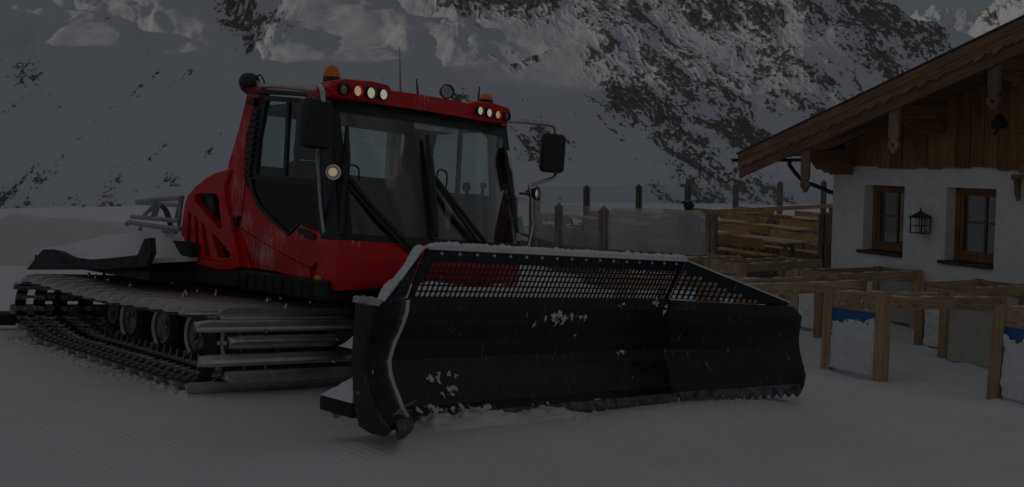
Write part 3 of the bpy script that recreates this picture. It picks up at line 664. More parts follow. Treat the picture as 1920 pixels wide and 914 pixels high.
# ------------------------------------------------------------------ terrace
DZ = .1
def at_z(px, py, z):
    d = wdir(px, py); return Vector(d * ((z - CAMZ) / d[2])) + Vector((0, 0, CAMZ))
PT = 1.69
front = [at_z(*p, PT) for p in ((965, 366), (998, 373), (1048, 381), (1132, 387), (1333, 393), (1545, 394))]
back = [at_z(*p, PT) for p in ((1007, 349), (1100, 347), (1198, 345.5), (1290, 345), (1380, 342), (1463, 340), (1545, 338))]
dk = MB(); poly = [(front[0] + Vector((-.6, 1, 0))), front[3] + Vector((0, .06, 0)), front[5] + Vector((1.2, .06, 0)), back[-1] + Vector((3, .3, 0)), back[0] + Vector((-2.0, .5, 0))]
dk.plate([[(p.x, p.y) for p in poly]], lambda u, v, t: (u, v, t), DZ - .12, DZ); dk.build('deck', W_GREYX, None)['kind'] = 'structure'
def glass_fence(name, pts, label, mats, seed, ztop=PT, skirt=True, hgt=None):
    o0 = pts[0]; r = empty(name, Matrix.Translation((o0.x, o0.y, 0)), label, 'fence')
    for p in pts:
        x, y = p.x - o0.x, p.y - o0.y; i = pts.index(p); q = pts[min(i + 1, len(pts) - 1)] - pts[max(i - 1, 0)]; a = math.atan2(q.y, q.x)
        M = Matrix.Translation((x, y, 0)) @ Matrix.Rotation(a, 4, 'Z'); m_ = MB(); zt = ztop - .10
        for u0, u1 in ((-.105, -.012), (.012, .105)): m_.box((u0, -.075, DZ - .35), (u1, .075, zt), M)
        b = len(m_.v); m_.add([M @ Vector(v) for v in ((-.105, -.075, zt), (.105, -.075, zt), (.105, .075, zt), (-.105, .075, zt), (0, 0, ztop + .02))], [(0, 1, 4), (1, 2, 4), (2, 3, 4), (3, 0, 4)])
        m_.build('post', W_GREYZ, r, bevel=.004)
    for i in range(len(pts) - 1):
        a, b = pts[i] - o0, pts[i + 1] - o0; d = (b - a); L = d.length; d.normalize(); n_ = Vector((-d.y, d.x, 0))
        zb, zt = DZ + .55, ztop - .03; c = .12; u0, u1 = .115, L - .115
        if mats[i] is not None:
            m_ = MB(); m_.plate([[(u0, zb), (u1, zb), (u1, zt - c), (u1 - c, zt), (u0 + c, zt), (u0, zt - c)]], lambda u, v, t: tuple(Vector((a.x, a.y, 0)) + d * u + n_ * t + Vector((0, 0, v))), -.005, .005)
            m_.build('glass_pane', mats[i], r)
        if skirt:
            A_, B_ = a + d * .11, a + d * (L - .11)
            MB().bar((A_.x, A_.y, zb - .04), (B_.x, B_.y, zb - .04), .06, .07).build('bottom_rail', W_GREYX, r)
            for k in range(3):
                z = DZ - .12 + k * .19
                MB().bar((A_.x, A_.y, z), (B_.x, B_.y, z), .03, .17).build('board', W_GREYX, r)
    return r
gf = glass_fence('glass_fence', front, 'near row of grey timber posts with frosted glass screens along the deck', [G_SEMI, G_SEMI, G_SEMI, G_MILK, None], 1)
glass_fence('glass_fence', back, 'far row of pointed timber posts with clear glass at the deck edge', [G_CLEAR] * 6, 2, skirt=False)
# small stickers on the near glass
a = at_z(1025, 410, 1.41)
for (px, py, w_, h_, mt) in ((1025.5, 414, .085, .085, simple('blue_sticker', (.03, .09, .2), .5)), (1026, 424, .07, .11, simple('pale_sticker', (.42, .44, .42), .6)), (1026, 441, .06, .12, simple('green_sticker', (.30, .42, .38), .6))):
    d0, d1 = front[1], front[2]; t_ = (px - 998) / 50.
    p = d0 + (d1 - d0) * t_; dd = (d1 - d0).normalized(); nn = Vector((dd.y, -dd.x, 0)); z = CAMZ + wdir(px, py)[2] / wdir(px, py)[1] * p.y
    m_ = MB().plate([[(-w_ / 2, -h_ / 2), (w_ / 2, -h_ / 2), (w_ / 2, h_ / 2), (-w_ / 2, h_ / 2)]], lambda u, v, t: tuple(Vector((p.x - front[0].x, p.y - front[0].y, z)) + dd * u + nn * t + Vector((0, 0, v))), .006, .009)
    m_.build('sticker', mt, gf)
# wooden hand rail running on to the hut
ra, rb = Vector((at_depth(1334, 24.2).x, 24.2, 1.61)), Vector((at_depth(1566, 26.9).x, 26.9, 1.61))
hr = empty('wooden_railing', Matrix.Translation((ra.x, ra.y, 0)), 'plain timber hand rail over the benches beside the hut', 'railing')
MB().bar((0, 0, 1.61), (rb.x - ra.x, rb.y - ra.y, 1.61), .07, .10).build('hand_rail', W_HONX, hr, bevel=.006)
for t in (.03, .97):
    p = (rb - ra) * t; MB().box((p.x - .05, p.y - .05, DZ), (p.x + .05, p.y + .05, 1.555)).build('post', W_GREYZ, hr)
# tables and benches, long sides parallel to the hut's gable
def furn_matrix(c, flip=False):
    u, v = (CU, CV) if not flip else (-CU, -CV)
    return Matrix(((u.x, v.x, 0, c.x), (u.y, v.y, 0, c.y), (0, 0, 1, DZ), (0, 0, 0, 1)))
def make_table():
    r = empty('terrace_table', Matrix())
    for k in range(4): MB().box((-1.15, -.37 + k * .187, .71), (1.15, -.37 + k * .187 + .18, .75)).build('board', W_TABX, r)
    for x in (-.8, .8):
        MB().bar((x, -.36, 0), (x, -.02, .70), .07, .09, (1, 0, 0)).build('leg', W_HONZ, r); MB().bar((x + .072, .36, 0), (x + .072, .02, .70), .07, .09, (1, 0, 0)).build('leg', W_HONZ, r)
        MB().box((x - .03, -.33, .64), (x + .03, .33, .71)).build('cross_bar', W_HONX, r)
    return r
def make_bench():
    r = empty('terrace_bench', Matrix())
    for k in range(2): MB().box((-1.1, -.2 + k * .2, .42), (1.1, -.2 + k * .2 + .19, .46)).build('board', W_YELX, r)
    MB().hexa([(-1.12, -.25, .60), (1.12, -.25, .60), (1.12, -.21, .60), (-1.12, -.21, .60), (-1.12, -.30, .86), (1.12, -.30, .86), (1.12, -.26, .86), (-1.12, -.26, .86)]).build('backrest', W_YELX, r, bevel=.006)
    for x in (-.85, .85):
        MB().bar((x, -.14, 0), (x, -.285, .84), .06, .07, (1, 0, 0)).build('leg', W_HONZ, r); MB().bar((x, .19, 0), (x, .12, .42), .06, .07, (1, 0, 0)).build('leg', W_HONZ, r)
    return r
def dup(o, parent=None):
    c = o.copy(); link(c, parent)
    for ch in o.children: dup(ch, c)
    return c
t0, b0 = make_table(), make_bench(); first = [True, True]
T0 = Vector((6.3, 25.9, 0)); spots = []
for i in range(6):
    for j in range(4):
        c = T0 - CU * 3.2 * i + CV * 3.0 * j + Vector((rnd.uniform(-.15, .15), rnd.uniform(-.15, .15), 0)); px = CX + F * c.x / c.y
        if px > 1600 or px < 985 or c.y > 37.5: continue
        spots.append((i, j, c, px))
ROWN = ['front row', 'second row', 'third row', 'last row']
PLN = ['next to the hut corner', 'left of the hut-side table', 'behind the middle glass screen', 'behind the left glass screen', 'farther left behind the glass', 'nearest the red machine']
for i, j, c, px in spots:
    for q, (proto, k) in enumerate(((t0, 0), (b0, 1), (b0, 1))):
        o = proto if first[k] else dup(proto); first[k] = False
        o.matrix_world = furn_matrix(c + CV * (0, -.72, .72)[q], q == 2)
        if q == 0: tag(o, f'pale terrace table {PLN[i]}, {ROWN[j]}', 'table', 'tables on the terrace')
        else: tag(o, f"yellow bench on the {'near' if q == 1 else 'far'} side of the table {PLN[i]}, {ROWN[j]}", 'bench', 'benches on the terrace')
# guest in a knitted hat behind the frosted screen
def person():
    c = at_depth(1292, 24.75); M = Matrix.Translation((c.x, c.y, DZ))
    r = empty('person', M, 'person in dark jacket and blue-topped knitted hat standing behind the frosted glass', 'person', None)
    J = {'p': (0, 0, .92), 's': (0, 0, 1.15), 'c': (0, .01, 1.36), 'n': (0, 0, 1.46), 'h': (0, -.01, 1.55), 'h2': (0, -.01, 1.66),
         'l1': (-.1, 0, .86), 'l2': (-.11, -.01, .46), 'l3': (-.11, .02, .08), 'l4': (-.12, -.14, .04), 'r1': (.1, 0, .86), 'r2': (.11, -.01, .46), 'r3': (.11, .02, .08), 'r4': (.12, -.14, .04),
         'a1': (-.19, 0, 1.38), 'a2': (-.25, .02, 1.1), 'a3': (-.2, -.16, .94), 'b1': (.19, 0, 1.38), 'b2': (.25, .02, 1.1), 'b3': (.2, -.16, .94)}
    Rr = {'p': .15, 's': .15, 'c': .17, 'n': .065, 'h': .095, 'h2': .09, 'l1': .09, 'l2': .065, 'l3': .05, 'l4': .04, 'r1': .09, 'r2': .065, 'r3': .05, 'r4': .04, 'a1': .07, 'a2': .055, 'a3': .04, 'b1': .07, 'b2': .055, 'b3': .04}
    Ed = [('p', 's'), ('s', 'c'), ('c', 'n'), ('n', 'h'), ('h', 'h2'), ('p', 'l1'), ('l1', 'l2'), ('l2', 'l3'), ('l3', 'l4'), ('p', 'r1'), ('r1', 'r2'), ('r2', 'r3'), ('r3', 'r4'), ('c', 'a1'), ('a1', 'a2'), ('a2', 'a3'), ('c', 'b1'), ('b1', 'b2'), ('b2', 'b3')]
    ks = list(J); me = bpy.data.meshes.new('body'); me.from_pydata([J[k] for k in ks], [(ks.index(a), ks.index(b)) for a, b in Ed], [])
    o = link(bpy.data.objects.new('body', me), r); me.materials.append(simple('dark_jacket', (.03, .032, .04), .8)); o.modifiers.new('skin', 'SKIN')
    for k, sv in zip(ks, me.skin_vertices[0].data): sv.radius = (Rr[k], Rr[k] * .85); sv.use_root = k == 'p'
    o.modifiers.new('sub', 'SUBSURF').levels = 2; o.modifiers['sub'].render_levels = 2
    hat = MB().lathe([(0, .125), (.03, .13), (.08, .12), (.13, .085), (.16, .03), (.165, 0)], (0, 0, 1.585), (0, 0, 1), 18)
    hat.build('knitted_hat', simple('navy_knit', (.03, .034, .045), .95, 0, .3, 60, .01), r, smooth=True)
    MB().lathe([(0, .075), (.02, .095), (.05, .09), (.075, .05), (.08, 0)], (0, 0, 1.68), (-.15, 0, 1), 14).build('hat_crown', simple('blue_knit', (.0, .13, .34), .95, 0, .3, 60), r, smooth=True)
    MB().lathe([(0, 0), (.01, .035), (.04, .045), (.07, .035), (.08, 0)], (-.115, 0, 1.67), (-.5, 0, .8), 10).build('bobble', simple('green_knit', (.05, .09, .02), .95, 0, .3, 60), r, smooth=True)
person()
# ------------------------------------------------------------------ snow groomer: materials
def paint(name, c, frost=.0, rough=.32):
    m, n, l, p = mat(name); tc = N(n, 'ShaderNodeTexCoord')
    n1 = N(n, 'ShaderNodeTexNoise', Scale=3., Detail=5.); l.new(tc.outputs['Object'], n1.inputs['Vector'])
    r = ramp(n, .3, tuple(x * .86 for x in c), .7, tuple(min(1, x * 1.1) for x in c)); l.new(n1.outputs['Fac'], r.inputs['Fac']); src = r.outputs[0]
    mp = N(n, 'ShaderNodeMapping'); mp.inputs['Scale'].default_value = (30, 30, 3.2); mp.inputs['Rotation'].default_value = (0, .35, 0); l.new(tc.outputs['Object'], mp.inputs['Vector'])
    n2 = N(n, 'ShaderNodeTexNoise', Scale=1.5, Detail=9., Roughness=.78); l.new(mp.outputs[0], n2.inputs['Vector'])
    n3 = N(n, 'ShaderNodeTexNoise', Scale=1.9, Detail=3.); l.new(tc.outputs['Object'], n3.inputs['Vector'])
    ad = N(n, 'ShaderNodeMath', operation='MULTIPLY'); l.new(n2.outputs['Fac'], ad.inputs[0]); l.new(n3.outputs['Fac'], ad.inputs[1])
    mr = N(n, 'ShaderNodeMapRange'); l.new(ad.outputs[0], mr.inputs[0]); mr.inputs[1].default_value = .37 - .10 * frost; mr.inputs[2].default_value = .46 - .06 * frost; mr.inputs[4].default_value = .55
    mx = N(n, 'ShaderNodeMix', data_type='RGBA'); l.new(mr.outputs[0], mx.inputs['Factor']); l.new(src, mx.inputs[6]); mx.inputs[7].default_value = (.7, .68, .68, 1)
    l.new(mx.outputs[2], p.inputs['Base Color'])
    rr = N(n, 'ShaderNodeMapRange'); l.new(n1.outputs['Fac'], rr.inputs[0]); rr.inputs[3].default_value = rough - .07; rr.inputs[4].default_value = rough + .12; l.new(rr.outputs[0], p.inputs['Roughness'])
    p.inputs['Coat Weight'].default_value = .2; p.inputs['Coat Roughness'].default_value = .1; p.inputs['Specular IOR Level'].default_value = .3
    return m
RED = paint('red_paint', (.66, .004, .009), .4, .38); RED_F = paint('red_paint_frosted', (.60, .005, .012), 1.0, .45)
def blade_mat():
    m, n, l, p = mat('blade_steel'); tc = N(n, 'ShaderNodeTexCoord')
    n1 = N(n, 'ShaderNodeTexNoise', Scale=2.5, Detail=8., Roughness=.6); l.new(tc.outputs['Object'], n1.inputs['Vector'])
    r = ramp(n, .3, (.007, .0085, .0115), .75, (.020, .023, .029)); l.new(n1.outputs['Fac'], r.inputs['Fac'])
    mp = N(n, 'ShaderNodeMapping'); mp.inputs['Scale'].default_value = (5, 95, 7); mp.inputs['Rotation'].default_value = (.12, 0, 0); l.new(tc.outputs['Object'], mp.inputs['Vector'])
    n2 = N(n, 'ShaderNodeTexNoise', Scale=1., Detail=6., Roughness=.6); l.new(mp.outputs[0], n2.inputs['Vector'])
    sc = N(n, 'ShaderNodeMapRange'); l.new(n2.outputs['Fac'], sc.inputs[0]); sc.inputs[1].default_value = .645; sc.inputs[2].default_value = .70; sc.inputs[4].default_value = .8
    mx = N(n, 'ShaderNodeMix', data_type='RGBA'); l.new(sc.outputs[0], mx.inputs['Factor']); l.new(r.outputs[0], mx.inputs[6]); mx.inputs[7].default_value = (.34, .37, .38, 1)
    n3 = N(n, 'ShaderNodeTexNoise', Scale=4.2, Detail=10., Roughness=.75); l.new(tc.outputs['Object'], n3.inputs['Vector'])
    s3 = N(n, 'ShaderNodeMapRange', interpolation_type='SMOOTHSTEP'); l.new(n3.outputs['Fac'], s3.inputs[0]); s3.inputs[1].default_value = .70; s3.inputs[2].default_value = .735
    m2 = N(n, 'ShaderNodeMix', data_type='RGBA'); l.new(s3.outputs[0], m2.inputs['Factor']); l.new(mx.outputs[2], m2.inputs[6]); m2.inputs[7].default_value = (.68, .69, .71, 1)
    l.new(m2.outputs[2], p.inputs['Base Color']); p.inputs['Metallic'].default_value = .15
    rr = N(n, 'ShaderNodeMapRange'); l.new(n1.outputs['Fac'], rr.inputs[0]); rr.inputs[3].default_value = .18; rr.inputs[4].default_value = .40; l.new(rr.outputs[0], p.inputs['Roughness'])
    bump_to(n, l, n3.outputs['Fac'], p, .25, .01); return m
BLADE = blade_mat()
BLACK = simple('black_plastic', (.018, .018, .019), .45, 0, .15, 10); RUBBER = simple('belt_rubber', (.014, .014, .015), .7, 0, .25, 14, .004)
ENGINE = simple('dark_engine_bay', (.012, .012, .013), .8); UNDER = simple('dark_steel', (.02, .02, .022), .7, .2, .3, 9, .01)  # UNDER: plain near-black steel for frame and running gear
CHROME = simple('chrome_tube', (.50, .52, .54), .2, 1., .06); TUBE = simple('grey_painted_tube', (.30, .32, .34), .4, .3, .1)
def alu_mat():
    m, n, l, p = mat('aluminium_grouser'); tc = N(n, 'ShaderNodeTexCoord')
    n1 = N(n, 'ShaderNodeTexNoise', Scale=7., Detail=8., Roughness=.7); l.new(tc.outputs['Object'], n1.inputs['Vector'])
    ge = N(n, 'ShaderNodeNewGeometry'); n0 = N(n, 'ShaderNodeTexNoise', Scale=2.6, Detail=7., Roughness=.7); l.new(ge.outputs['Position'], n0.inputs['Vector'])
    r = ramp(n, .3, (.46, .45, .445), .7, (.70, .685, .67)); l.new(n1.outputs['Fac'], r.inputs['Fac'])
    s3 = N(n, 'ShaderNodeMapRange', interpolation_type='SMOOTHSTEP'); l.new(n0.outputs['Fac'], s3.inputs[0]); s3.inputs[1].default_value = .60; s3.inputs[2].default_value = .68; s3.inputs[4].default_value = .6
    mx = N(n, 'ShaderNodeMix', data_type='RGBA'); l.new(s3.outputs[0], mx.inputs['Factor']); l.new(r.outputs[0], mx.inputs[6]); mx.inputs[7].default_value = (.62, .63, .65, 1)
    l.new(mx.outputs[2], p.inputs['Base Color']); p.inputs['Roughness'].default_value = .36
    iv = N(n, 'ShaderNodeMath', operation='SUBTRACT'); iv.inputs[0].default_value = .78; l.new(s3.outputs[0], iv.inputs[1]); iv.use_clamp = True; l.new(iv.outputs[0], p.inputs['Metallic'])
    bump_to(n, l, n1.outputs['Fac'], p, .3, .006); return m
ALU = alu_mat()
CAB = glass('tinted_cab_glass', (.90, .945, .925), 1.7, .015); SIDEG = glass('side_window_glass', (.86, .91, .90), 1.3, .01); LOWG = glass('dark_door_glass', (.42, .48, .48), 1.0, .02)
SEAT = simple('charcoal_seat_cloth', (.085, .088, .088), .95, 0, .2, 40); SEATR = simple('red_seat_trim', (.30, .03, .02), .9, 0, .1); INT = simple('grey_cab_trim', (.12, .125, .122), .8, 0, .1)
AMBER = simple('amber_plastic', (.95, .25, .008), .3, 0, .1, 6)
AMBER.node_tree.nodes['Principled BSDF'].inputs['Subsurface Weight'].default_value = .3
REFL = simple('lamp_reflector', (.72, .72, .72), .3, .35, .35, 50)
def lamp(name, c, s):
    m, n, l, p = mat(name); p.inputs['Base Color'].default_value = (.8, .8, .8, 1); p.inputs['Emission Color'].default_value = (*c, 1); p.inputs['Emission Strength'].default_value = s
    lw_ = N(n, 'ShaderNodeTexCoord'); return m
LAMP = lamp('lit_lamp', (1, .91, .68), 1.6); LAMPW = lamp('lit_warm_lamp', (1, .76, .46), 1.3)
LENS = glass('lamp_lens', (.9, .9, .9), 1.2, .05); PLATE = simple('dim_plate', (.45, .50, .52), .5, 0, .08); STICK = simple('green_sticker_cab', (.30, .46, .40), .6)
MIRR = simple('mirror_face', (.6, .62, .64), .05, 1., .02)

groomer = empty('snow_groomer', VEH, 'red snow groomer with crawler tracks and a wide black front plough', 'snow groomer')
G = groomer
def side(pts, y=1.05): return [(float(q[0]), float(q[2])) for q in (VYp(a, b, y) for a, b in pts)]
def fs_(y0): return lambda u, v, t: (u, y0 + t, v)
def rnd_poly(P, n=4): return [(q.x, q.y) for q in smooth_pts([(a, b, 0) for a, b in P], n, True)]
# ---- chassis
MB().box((-4.1, 1.62, .32), (.35, 2.58, .98)).box((-3.2, 1.0, .80), (.42, 3.2, .98)).build('chassis', UNDER, G, bevel=.02)
ch2 = MB()
for i in range(3):
    for j in range(9):
        x = -1.2 + j * .16; 
        if x < .25: ch2.box((x, .985, .82 + i * .05), (x + .11, .998, .855 + i * .05))
ch2.build('side_grille', ENGINE, G)['kind'] = 'stuff'
# ---- cab floor, interior
MB().box((-1.25, 1.12, 1.0), (.30, 3.08, 1.06)).build('cab_floor', INT, G)
MB().box((.18, 1.15, 1.06), (.34, 3.05, 1.24)).build('dashboard', INT, G, bevel=.03)
rw = MB(); y0, y1 = 1.10, 3.10
WN = [(1.14, 1.62, 1.90), (1.67, 2.02, 1.90), (2.06, 2.99, 1.90)]
rw.plate([[(y0, 1.0), (y1, 1.0), (y1, 2.60), (y0, 2.60)]] + [[(a, c), (b, c), (b, 2.50), (a, 2.50)] for a, b, c in WN], lambda u, v, t: (-1.26 + t, u, v), 0, .04)
rw.build('rear_wall', INT, G)
for a, b, c in WN: MB().box((-1.243, a + .002, c + .002), (-1.237, b - .002, 2.498)).build('rear_window', CAB, G)
ey = float(VXp(737, 290, -1.75)[1])
MB().tube([(-1.75, ey, 1.5), (-1.75, ey, 2.62)], .085, 16).build('exhaust_stack', simple('exhaust_shield', (.30, .31, .32), .45, .6, .1), G, smooth=True)
def seat(x, y, arm=False):
    s_ = MB().box((x, y - .25, 1.32), (x + .5, y + .25, 1.46)).box((x + .1, y - .12, 1.06), (x + .4, y + .12, 1.32)); o = s_.build('seat', SEAT, G, bevel=.05)
    bk = MB(); bk.plate([rnd_poly([(-.26, 0), (.26, 0), (.27, .35), (.20, .60), (.10, .64), (-.10, .64), (-.20, .60), (-.27, .35)])], lambda u, v, t: (x + .04 - v * .17 + t, y + u, 1.42 + v), -.07, .07); bk.build('backrest', SEAT, o, bevel=.03)
    hd = MB(); hd.plate([rnd_poly([(-.13, 0), (.13, 0), (.15, .12), (.09, .22), (-.09, .22), (-.15, .12)])], lambda u, v, t: (x - .08 - v * .1 + t, y + u, 2.09 + v), -.05, .05); hd.build('headrest', SEAT, o, bevel=.03)
    for sg in (-1, 1):
        tr = MB(); tr.plate([rnd_poly([(sg * .26, .05), (sg * .18, .06), (sg * .17, .4), (sg * .21, .55), (sg * .275, .38)])], lambda u, v, t: (x + .06 - v * .17 + t, y + u, 1.42 + v), .055, .085); tr.build('seat_trim', SEATR, o)
    return o
sx1 = VXp(790, 262, -.75); seat(-.72, 1.52); seat(-.72, float(sx1[1]))
jy = float(VXp(884, 400, -.35)[1])
con = MB(); con.plate([rnd_poly([(-.16, 0), (.14, 0), (.17, .4), (.12, .62), (.02, .72), (-.08, .70), (-.14, .5)], 5)], lambda u, v, t: (-.35 + t * 1.0, jy + u, 1.15 + v), -.16, .16); co = con.build('joystick_console', INT, G, bevel=.05)
MB().lathe([(0, .02), (.10, .02), (.12, .045), (.16, .05), (.19, .03), (.2, 0)], (-.30, jy - .10, 1.80), (0, -.25, 1), 10).lathe([(0, .018), (.12, .018), (.14, .04), (.18, .035), (.19, 0)], (-.3, jy + .08, 1.82), (0, .1, 1), 10).build('joystick', BLACK, co, smooth=True)['kind'] = 'stuff'
# ---- windscreen and nose: curved in plan
def plan(k): return (.50 + (.19 - .50) * k, .36 + (.12 - .36) * k)       # (x at the corner, bulge), k = 0 bottom, 1 top
ZB, ZT = 1.34, 2.57
def wx(y, z, off=0.):
    k = (z - ZB) / (ZT - ZB); a, b = plan(k); t = min(1, abs((y - 2.1) / 1.05)); return a + b * (1 - t ** 2.6) + off
def ws(px, py, off=0.):
    x = .5
    for _ in range(25): q = VXp(px, py, x); x = .5 * x + .5 * wx(q[1], q[2], off)
    return Vector(VXp(px, py, x))
def wsurf(name, y0, y1, z0, z1, m, off, th=.012, ny=28, nz=8, parent=G):
    f = [[(wx(y, z, off), y, z) for z in np.linspace(z0, z1, nz)] for y in np.linspace(y0, y1, ny)]; b = [[(x - th, y, z) for x, y, z in r] for r in f]
    g = MB().grid(f); 
    g.grid([r[::-1] for r in b])
    for A, B in ((f[0], b[0]), (f[-1], b[-1]), ([r[0] for r in f], [r[0] for r in b]), ([r[-1] for r in f], [r[-1] for r in b])): g.grid([A, B])
    return g.build(name, m, parent, smooth=True)
wsc = wsurf('windscreen', 1.06, 3.14, ZB, ZT, CAB, 0)
wsurf('frame_top', 1.06, 3.14, ZT - .12, ZT - .001, BLACK, .004, .02, parent=wsc); wsurf('frame_bottom', 1.06, 3.14, ZB + .001, ZB + .055, BLACK, .004, .02, parent=wsc)
wsurf('frame_side', 1.058, 1.13, ZB + .056, ZT - .121, BLACK, .004, .03, ny=6, parent=wsc); wsurf('frame_side', 3.07, 3.142, ZB + .056, ZT - .121, BLACK, .004, .03, ny=6, parent=wsc)
# plate behind the glass, stickers
pq = [ws(*q, -.02) for q in ((775, 219), (857, 229), (860, 252), (778, 241))]
MB().hexa([tuple(q) for q in pq] + [tuple(q + Vector((-.01, 0, 0))) for q in pq]).build('sun_visor_plate', PLATE, G)
for qs in (((971, 407), (979, 407), (982, 437), (974, 437)), ((967, 438), (977, 438), (978, 452), (968, 452))):
    q = [VYp(a, b, 3.10) for a, b in qs]; q = [ws(a, b, .012) for a, b in qs]
    MB().hexa([tuple(v) for v in q] + [tuple(v + Vector((-.006, 0, 0))) for v in q]).build('inspection_sticker', STICK, G)
# A-pillars
for y0_, y1_ in ((1.028, 1.072), (3.128, 3.172)):
    MB().hexa([(.215, y0_, 1.335), (.512, y0_, 1.335), (.512, y1_, 1.335), (.215, y1_, 1.335), (.07, y0_, 2.57), (.196, y0_, 2.57), (.196, y1_, 2.57), (.07, y1_, 2.57)]).build('pillar', BLACK, G, bevel=.012)
# nose below the windscreen
nz_ = [(1.338, .0), (1.30, .045), (1.22, .075), (1.14, .085), (1.10, .07), (1.02, .065), (.95, .03), (.905, -.05), (.90, -.22)]
def nose_pts(z, off):
    a, b = plan(0); out = []
    ang = np.linspace(-1, 1, 41)
    for t in ang:
        tt = math.copysign(abs(t) ** .75, t); y = 2.1 + tt * (1.06 + off * .25); out.append((a + (b + off) * (1 - abs(tt) ** 2.6) + off * .15 * (1 - abs(tt)), y, z + (.08 * (1 - tt * tt) * max(0, (1.14 - z) / .24))))
    xs_ = .215 if z > 1.06 else .215 - (1.06 - z) * 1.0
    xs_ = min(xs_, out[0][0] - .01)
    return [(xs_, out[0][1], z)] + out + [(xs_, out[-1][1], z)]
MB().grid([nose_pts(z, o) for z, o in nz_]).build('front_panel', RED, G, smooth=True)
iq = VYp(595, 522, 1.02); si_ = MB().lathe([(0, .05), (.012, .046), (.024, .03), (.03, 0)], (0, 0, 0), (0, -1, 0), 16).build('side_indicator', AMBER, G, smooth=True); si_.location = (float(iq[0]), 1.03, float(iq[2])); si_.scale = (1.1, 1, .55)
# ---- right side: door, pillar (and mirrored copies on the far side)
door_up = [(462.6, 347), (470, 362), (485, 391), (513.8, 419.5), (540.8, 443.6), (563.5, 421), (596, 433.7), (603.5, 443), (602.5, 485), (582, 503), (542, 483), (494, 455), (449.8, 427), (454, 404), (461, 347)]
door_lo = [(449.8, 428.5), (494, 456.2), (542, 484.2), (582, 504.2), (582, 534), (542, 519), (513.8, 509), (471, 503), (461, 470)]
pil = [(466, 171), (490, 174), (477, 205), (463, 257), (460.5, 336), (460.5, 347), (453.4, 404), (444, 408), (431, 397), (425.6, 365), (427.5, 331), (429, 310), (450, 239)]
sill_ = [(444, 409), (449.2, 433.7), (460.2, 470), (470, 503), (454, 502), (452.6, 459), (442.7, 422)]
wf_out = [(489, 178), (560, 184), (598, 190), (606, 215), (604.5, 440), (596, 432.5), (563.5, 419.5), (540.8, 442), (513.8, 418), (485, 389.5), (468, 353), (463, 338), (466, 260), (480, 205)]
up_gl = [(500, 189), (575, 194), (590, 212), (592, 336), (481, 327), (486, 262)]
lo_gl = [(472, 336), (591, 351), (596, 427), (563, 414), (540.5, 436.5), (514, 411), (488, 385), (475.5, 360)]
for Y0, sg, far in ((1.05, 1, False), (3.15, -1, True)):
    f_ = lambda u, v, t, Y0=Y0, sg=sg: (u, Y0 + sg * t, v)
    dr = MB().plate([side(door_up)], f_, -.002, .05).build('door', RED_F, G, bevel=.008)
    zc = side(door_lo)
    lo = MB(); zt = max(z for _, z in zc)
    lo.plate([zc], lambda u, v, t, Y0=Y0, sg=sg: (u, Y0 + sg * (t + .16 * max(0, (1.33 - .25 * (u + 1.2)) - v)), v), -.006, .05); lo.build('lower_panel', RED_F, dr, bevel=.006)
    MB().plate([side(pil)], f_, -.012, .10).build('rear_pillar', RED_F, G, bevel=.012)
    MB().plate([side(sill_)], f_, -.004, .06).build('rear_sill', RED, G, bevel=.006)
    wfm = MB().plate([side(wf_out), side(up_gl), side(lo_gl)], f_, -.008, .045).build('window_frame', BLACK, dr, bevel=.006)
    MB().plate([side(up_gl)], f_, .012, .018).build('window_pane', SIDEG, dr); MB().plate([side(lo_gl)], f_, .012, .018).build('lower_pane', LOWG, dr)
    bar_ = [side([(537.5, 190), (542.5, 190.5), (535.5, 331), (530.5, 330.5)])]; MB().plate(bar_, f_, -.002, .03).build('sliding_bar', BLACK, dr)
    if not far:
        rec = [(547, 424), (558, 421), (601, 441), (600, 462), (590, 466), (546, 441)]
        hp = side([(560, 430), (567, 428), (591, 441), (591, 449), (585, 449.5), (564, 439)])
        MB().plate([rnd_poly(hp, 3)], f_, -.022, .0).build('handle', BLACK, dr, bevel=.004)
        k = side([(573, 443)])[0]; MB().lathe([(0, .013), (.006, .012)], (k[0], Y0 - .022, k[1]), (0, -1, 0), 10).build('lock', STEEL, dr)
        for i in range(11):                                      # black corrugated air intake behind the door
            a = side([(477 - 15 * i / 11, 206 + 130 * i / 11), (489 - 17 * i / 11, 206 + 130 * i / 11), (488 - 17 * (i + .8) / 11, 206 + 130 * (i + .72) / 11), (475 - 15 * (i + .8) / 11, 206 + 130 * (i + .72) / 11)])
            MB().plate([a], f_, -.03 - .006 * (i % 2), -.009).build('intake_rib', BLACK, G)
        hg = side([(471, 187), (485, 184), (484, 200), (470, 198)]); MB().plate([hg], f_, -.05, -.009).build('hinge', BLACK, dr, bevel=.004)
        hg = side([(443, 410), (449, 408), (448, 426), (444, 424)]); MB().plate([hg], f_, -.03, -.005).build('hinge', BLACK, dr, bevel=.003)
# ---- roof
def gutter_z(x): return 2.61 + (x + .03) * (2.72 - 2.61) / (-1.16)
P = []
for x in np.linspace(-1.36, .20, 14):
    r = []; zf = gutter_z(min(x, .1)); drop = .0
    for t in np.linspace(-1, 1, 25):
        y = 2.1 + t * 1.07; k = 1 - abs(t) ** 6; r.append((x + max(0, x + .1) * .55 * (1 - abs(t) ** 2.6), y, zf + .10 * k + .025 * (1 - t * t) - (.02 if x > .15 else 0)))
    P.append(r)
rfm = MB().grid(P)
fr_ = [[(P[-1][j][0] + .02 * s, P[-1][j][1], P[-1][j][2] + (ZT - .012 - P[-1][j][2]) * s) for j in range(25)] for s in (0, .3, .7, 1)]
rfm.grid(fr_); rfm.grid([[(x, y, z) for x, y, z in P[0]], [(x, y, z - .1 if abs(y - 2.1) < 1 else z) for x, y, z in P[0]]])
roof_o = rfm.build('roof', RED, G, smooth=True)
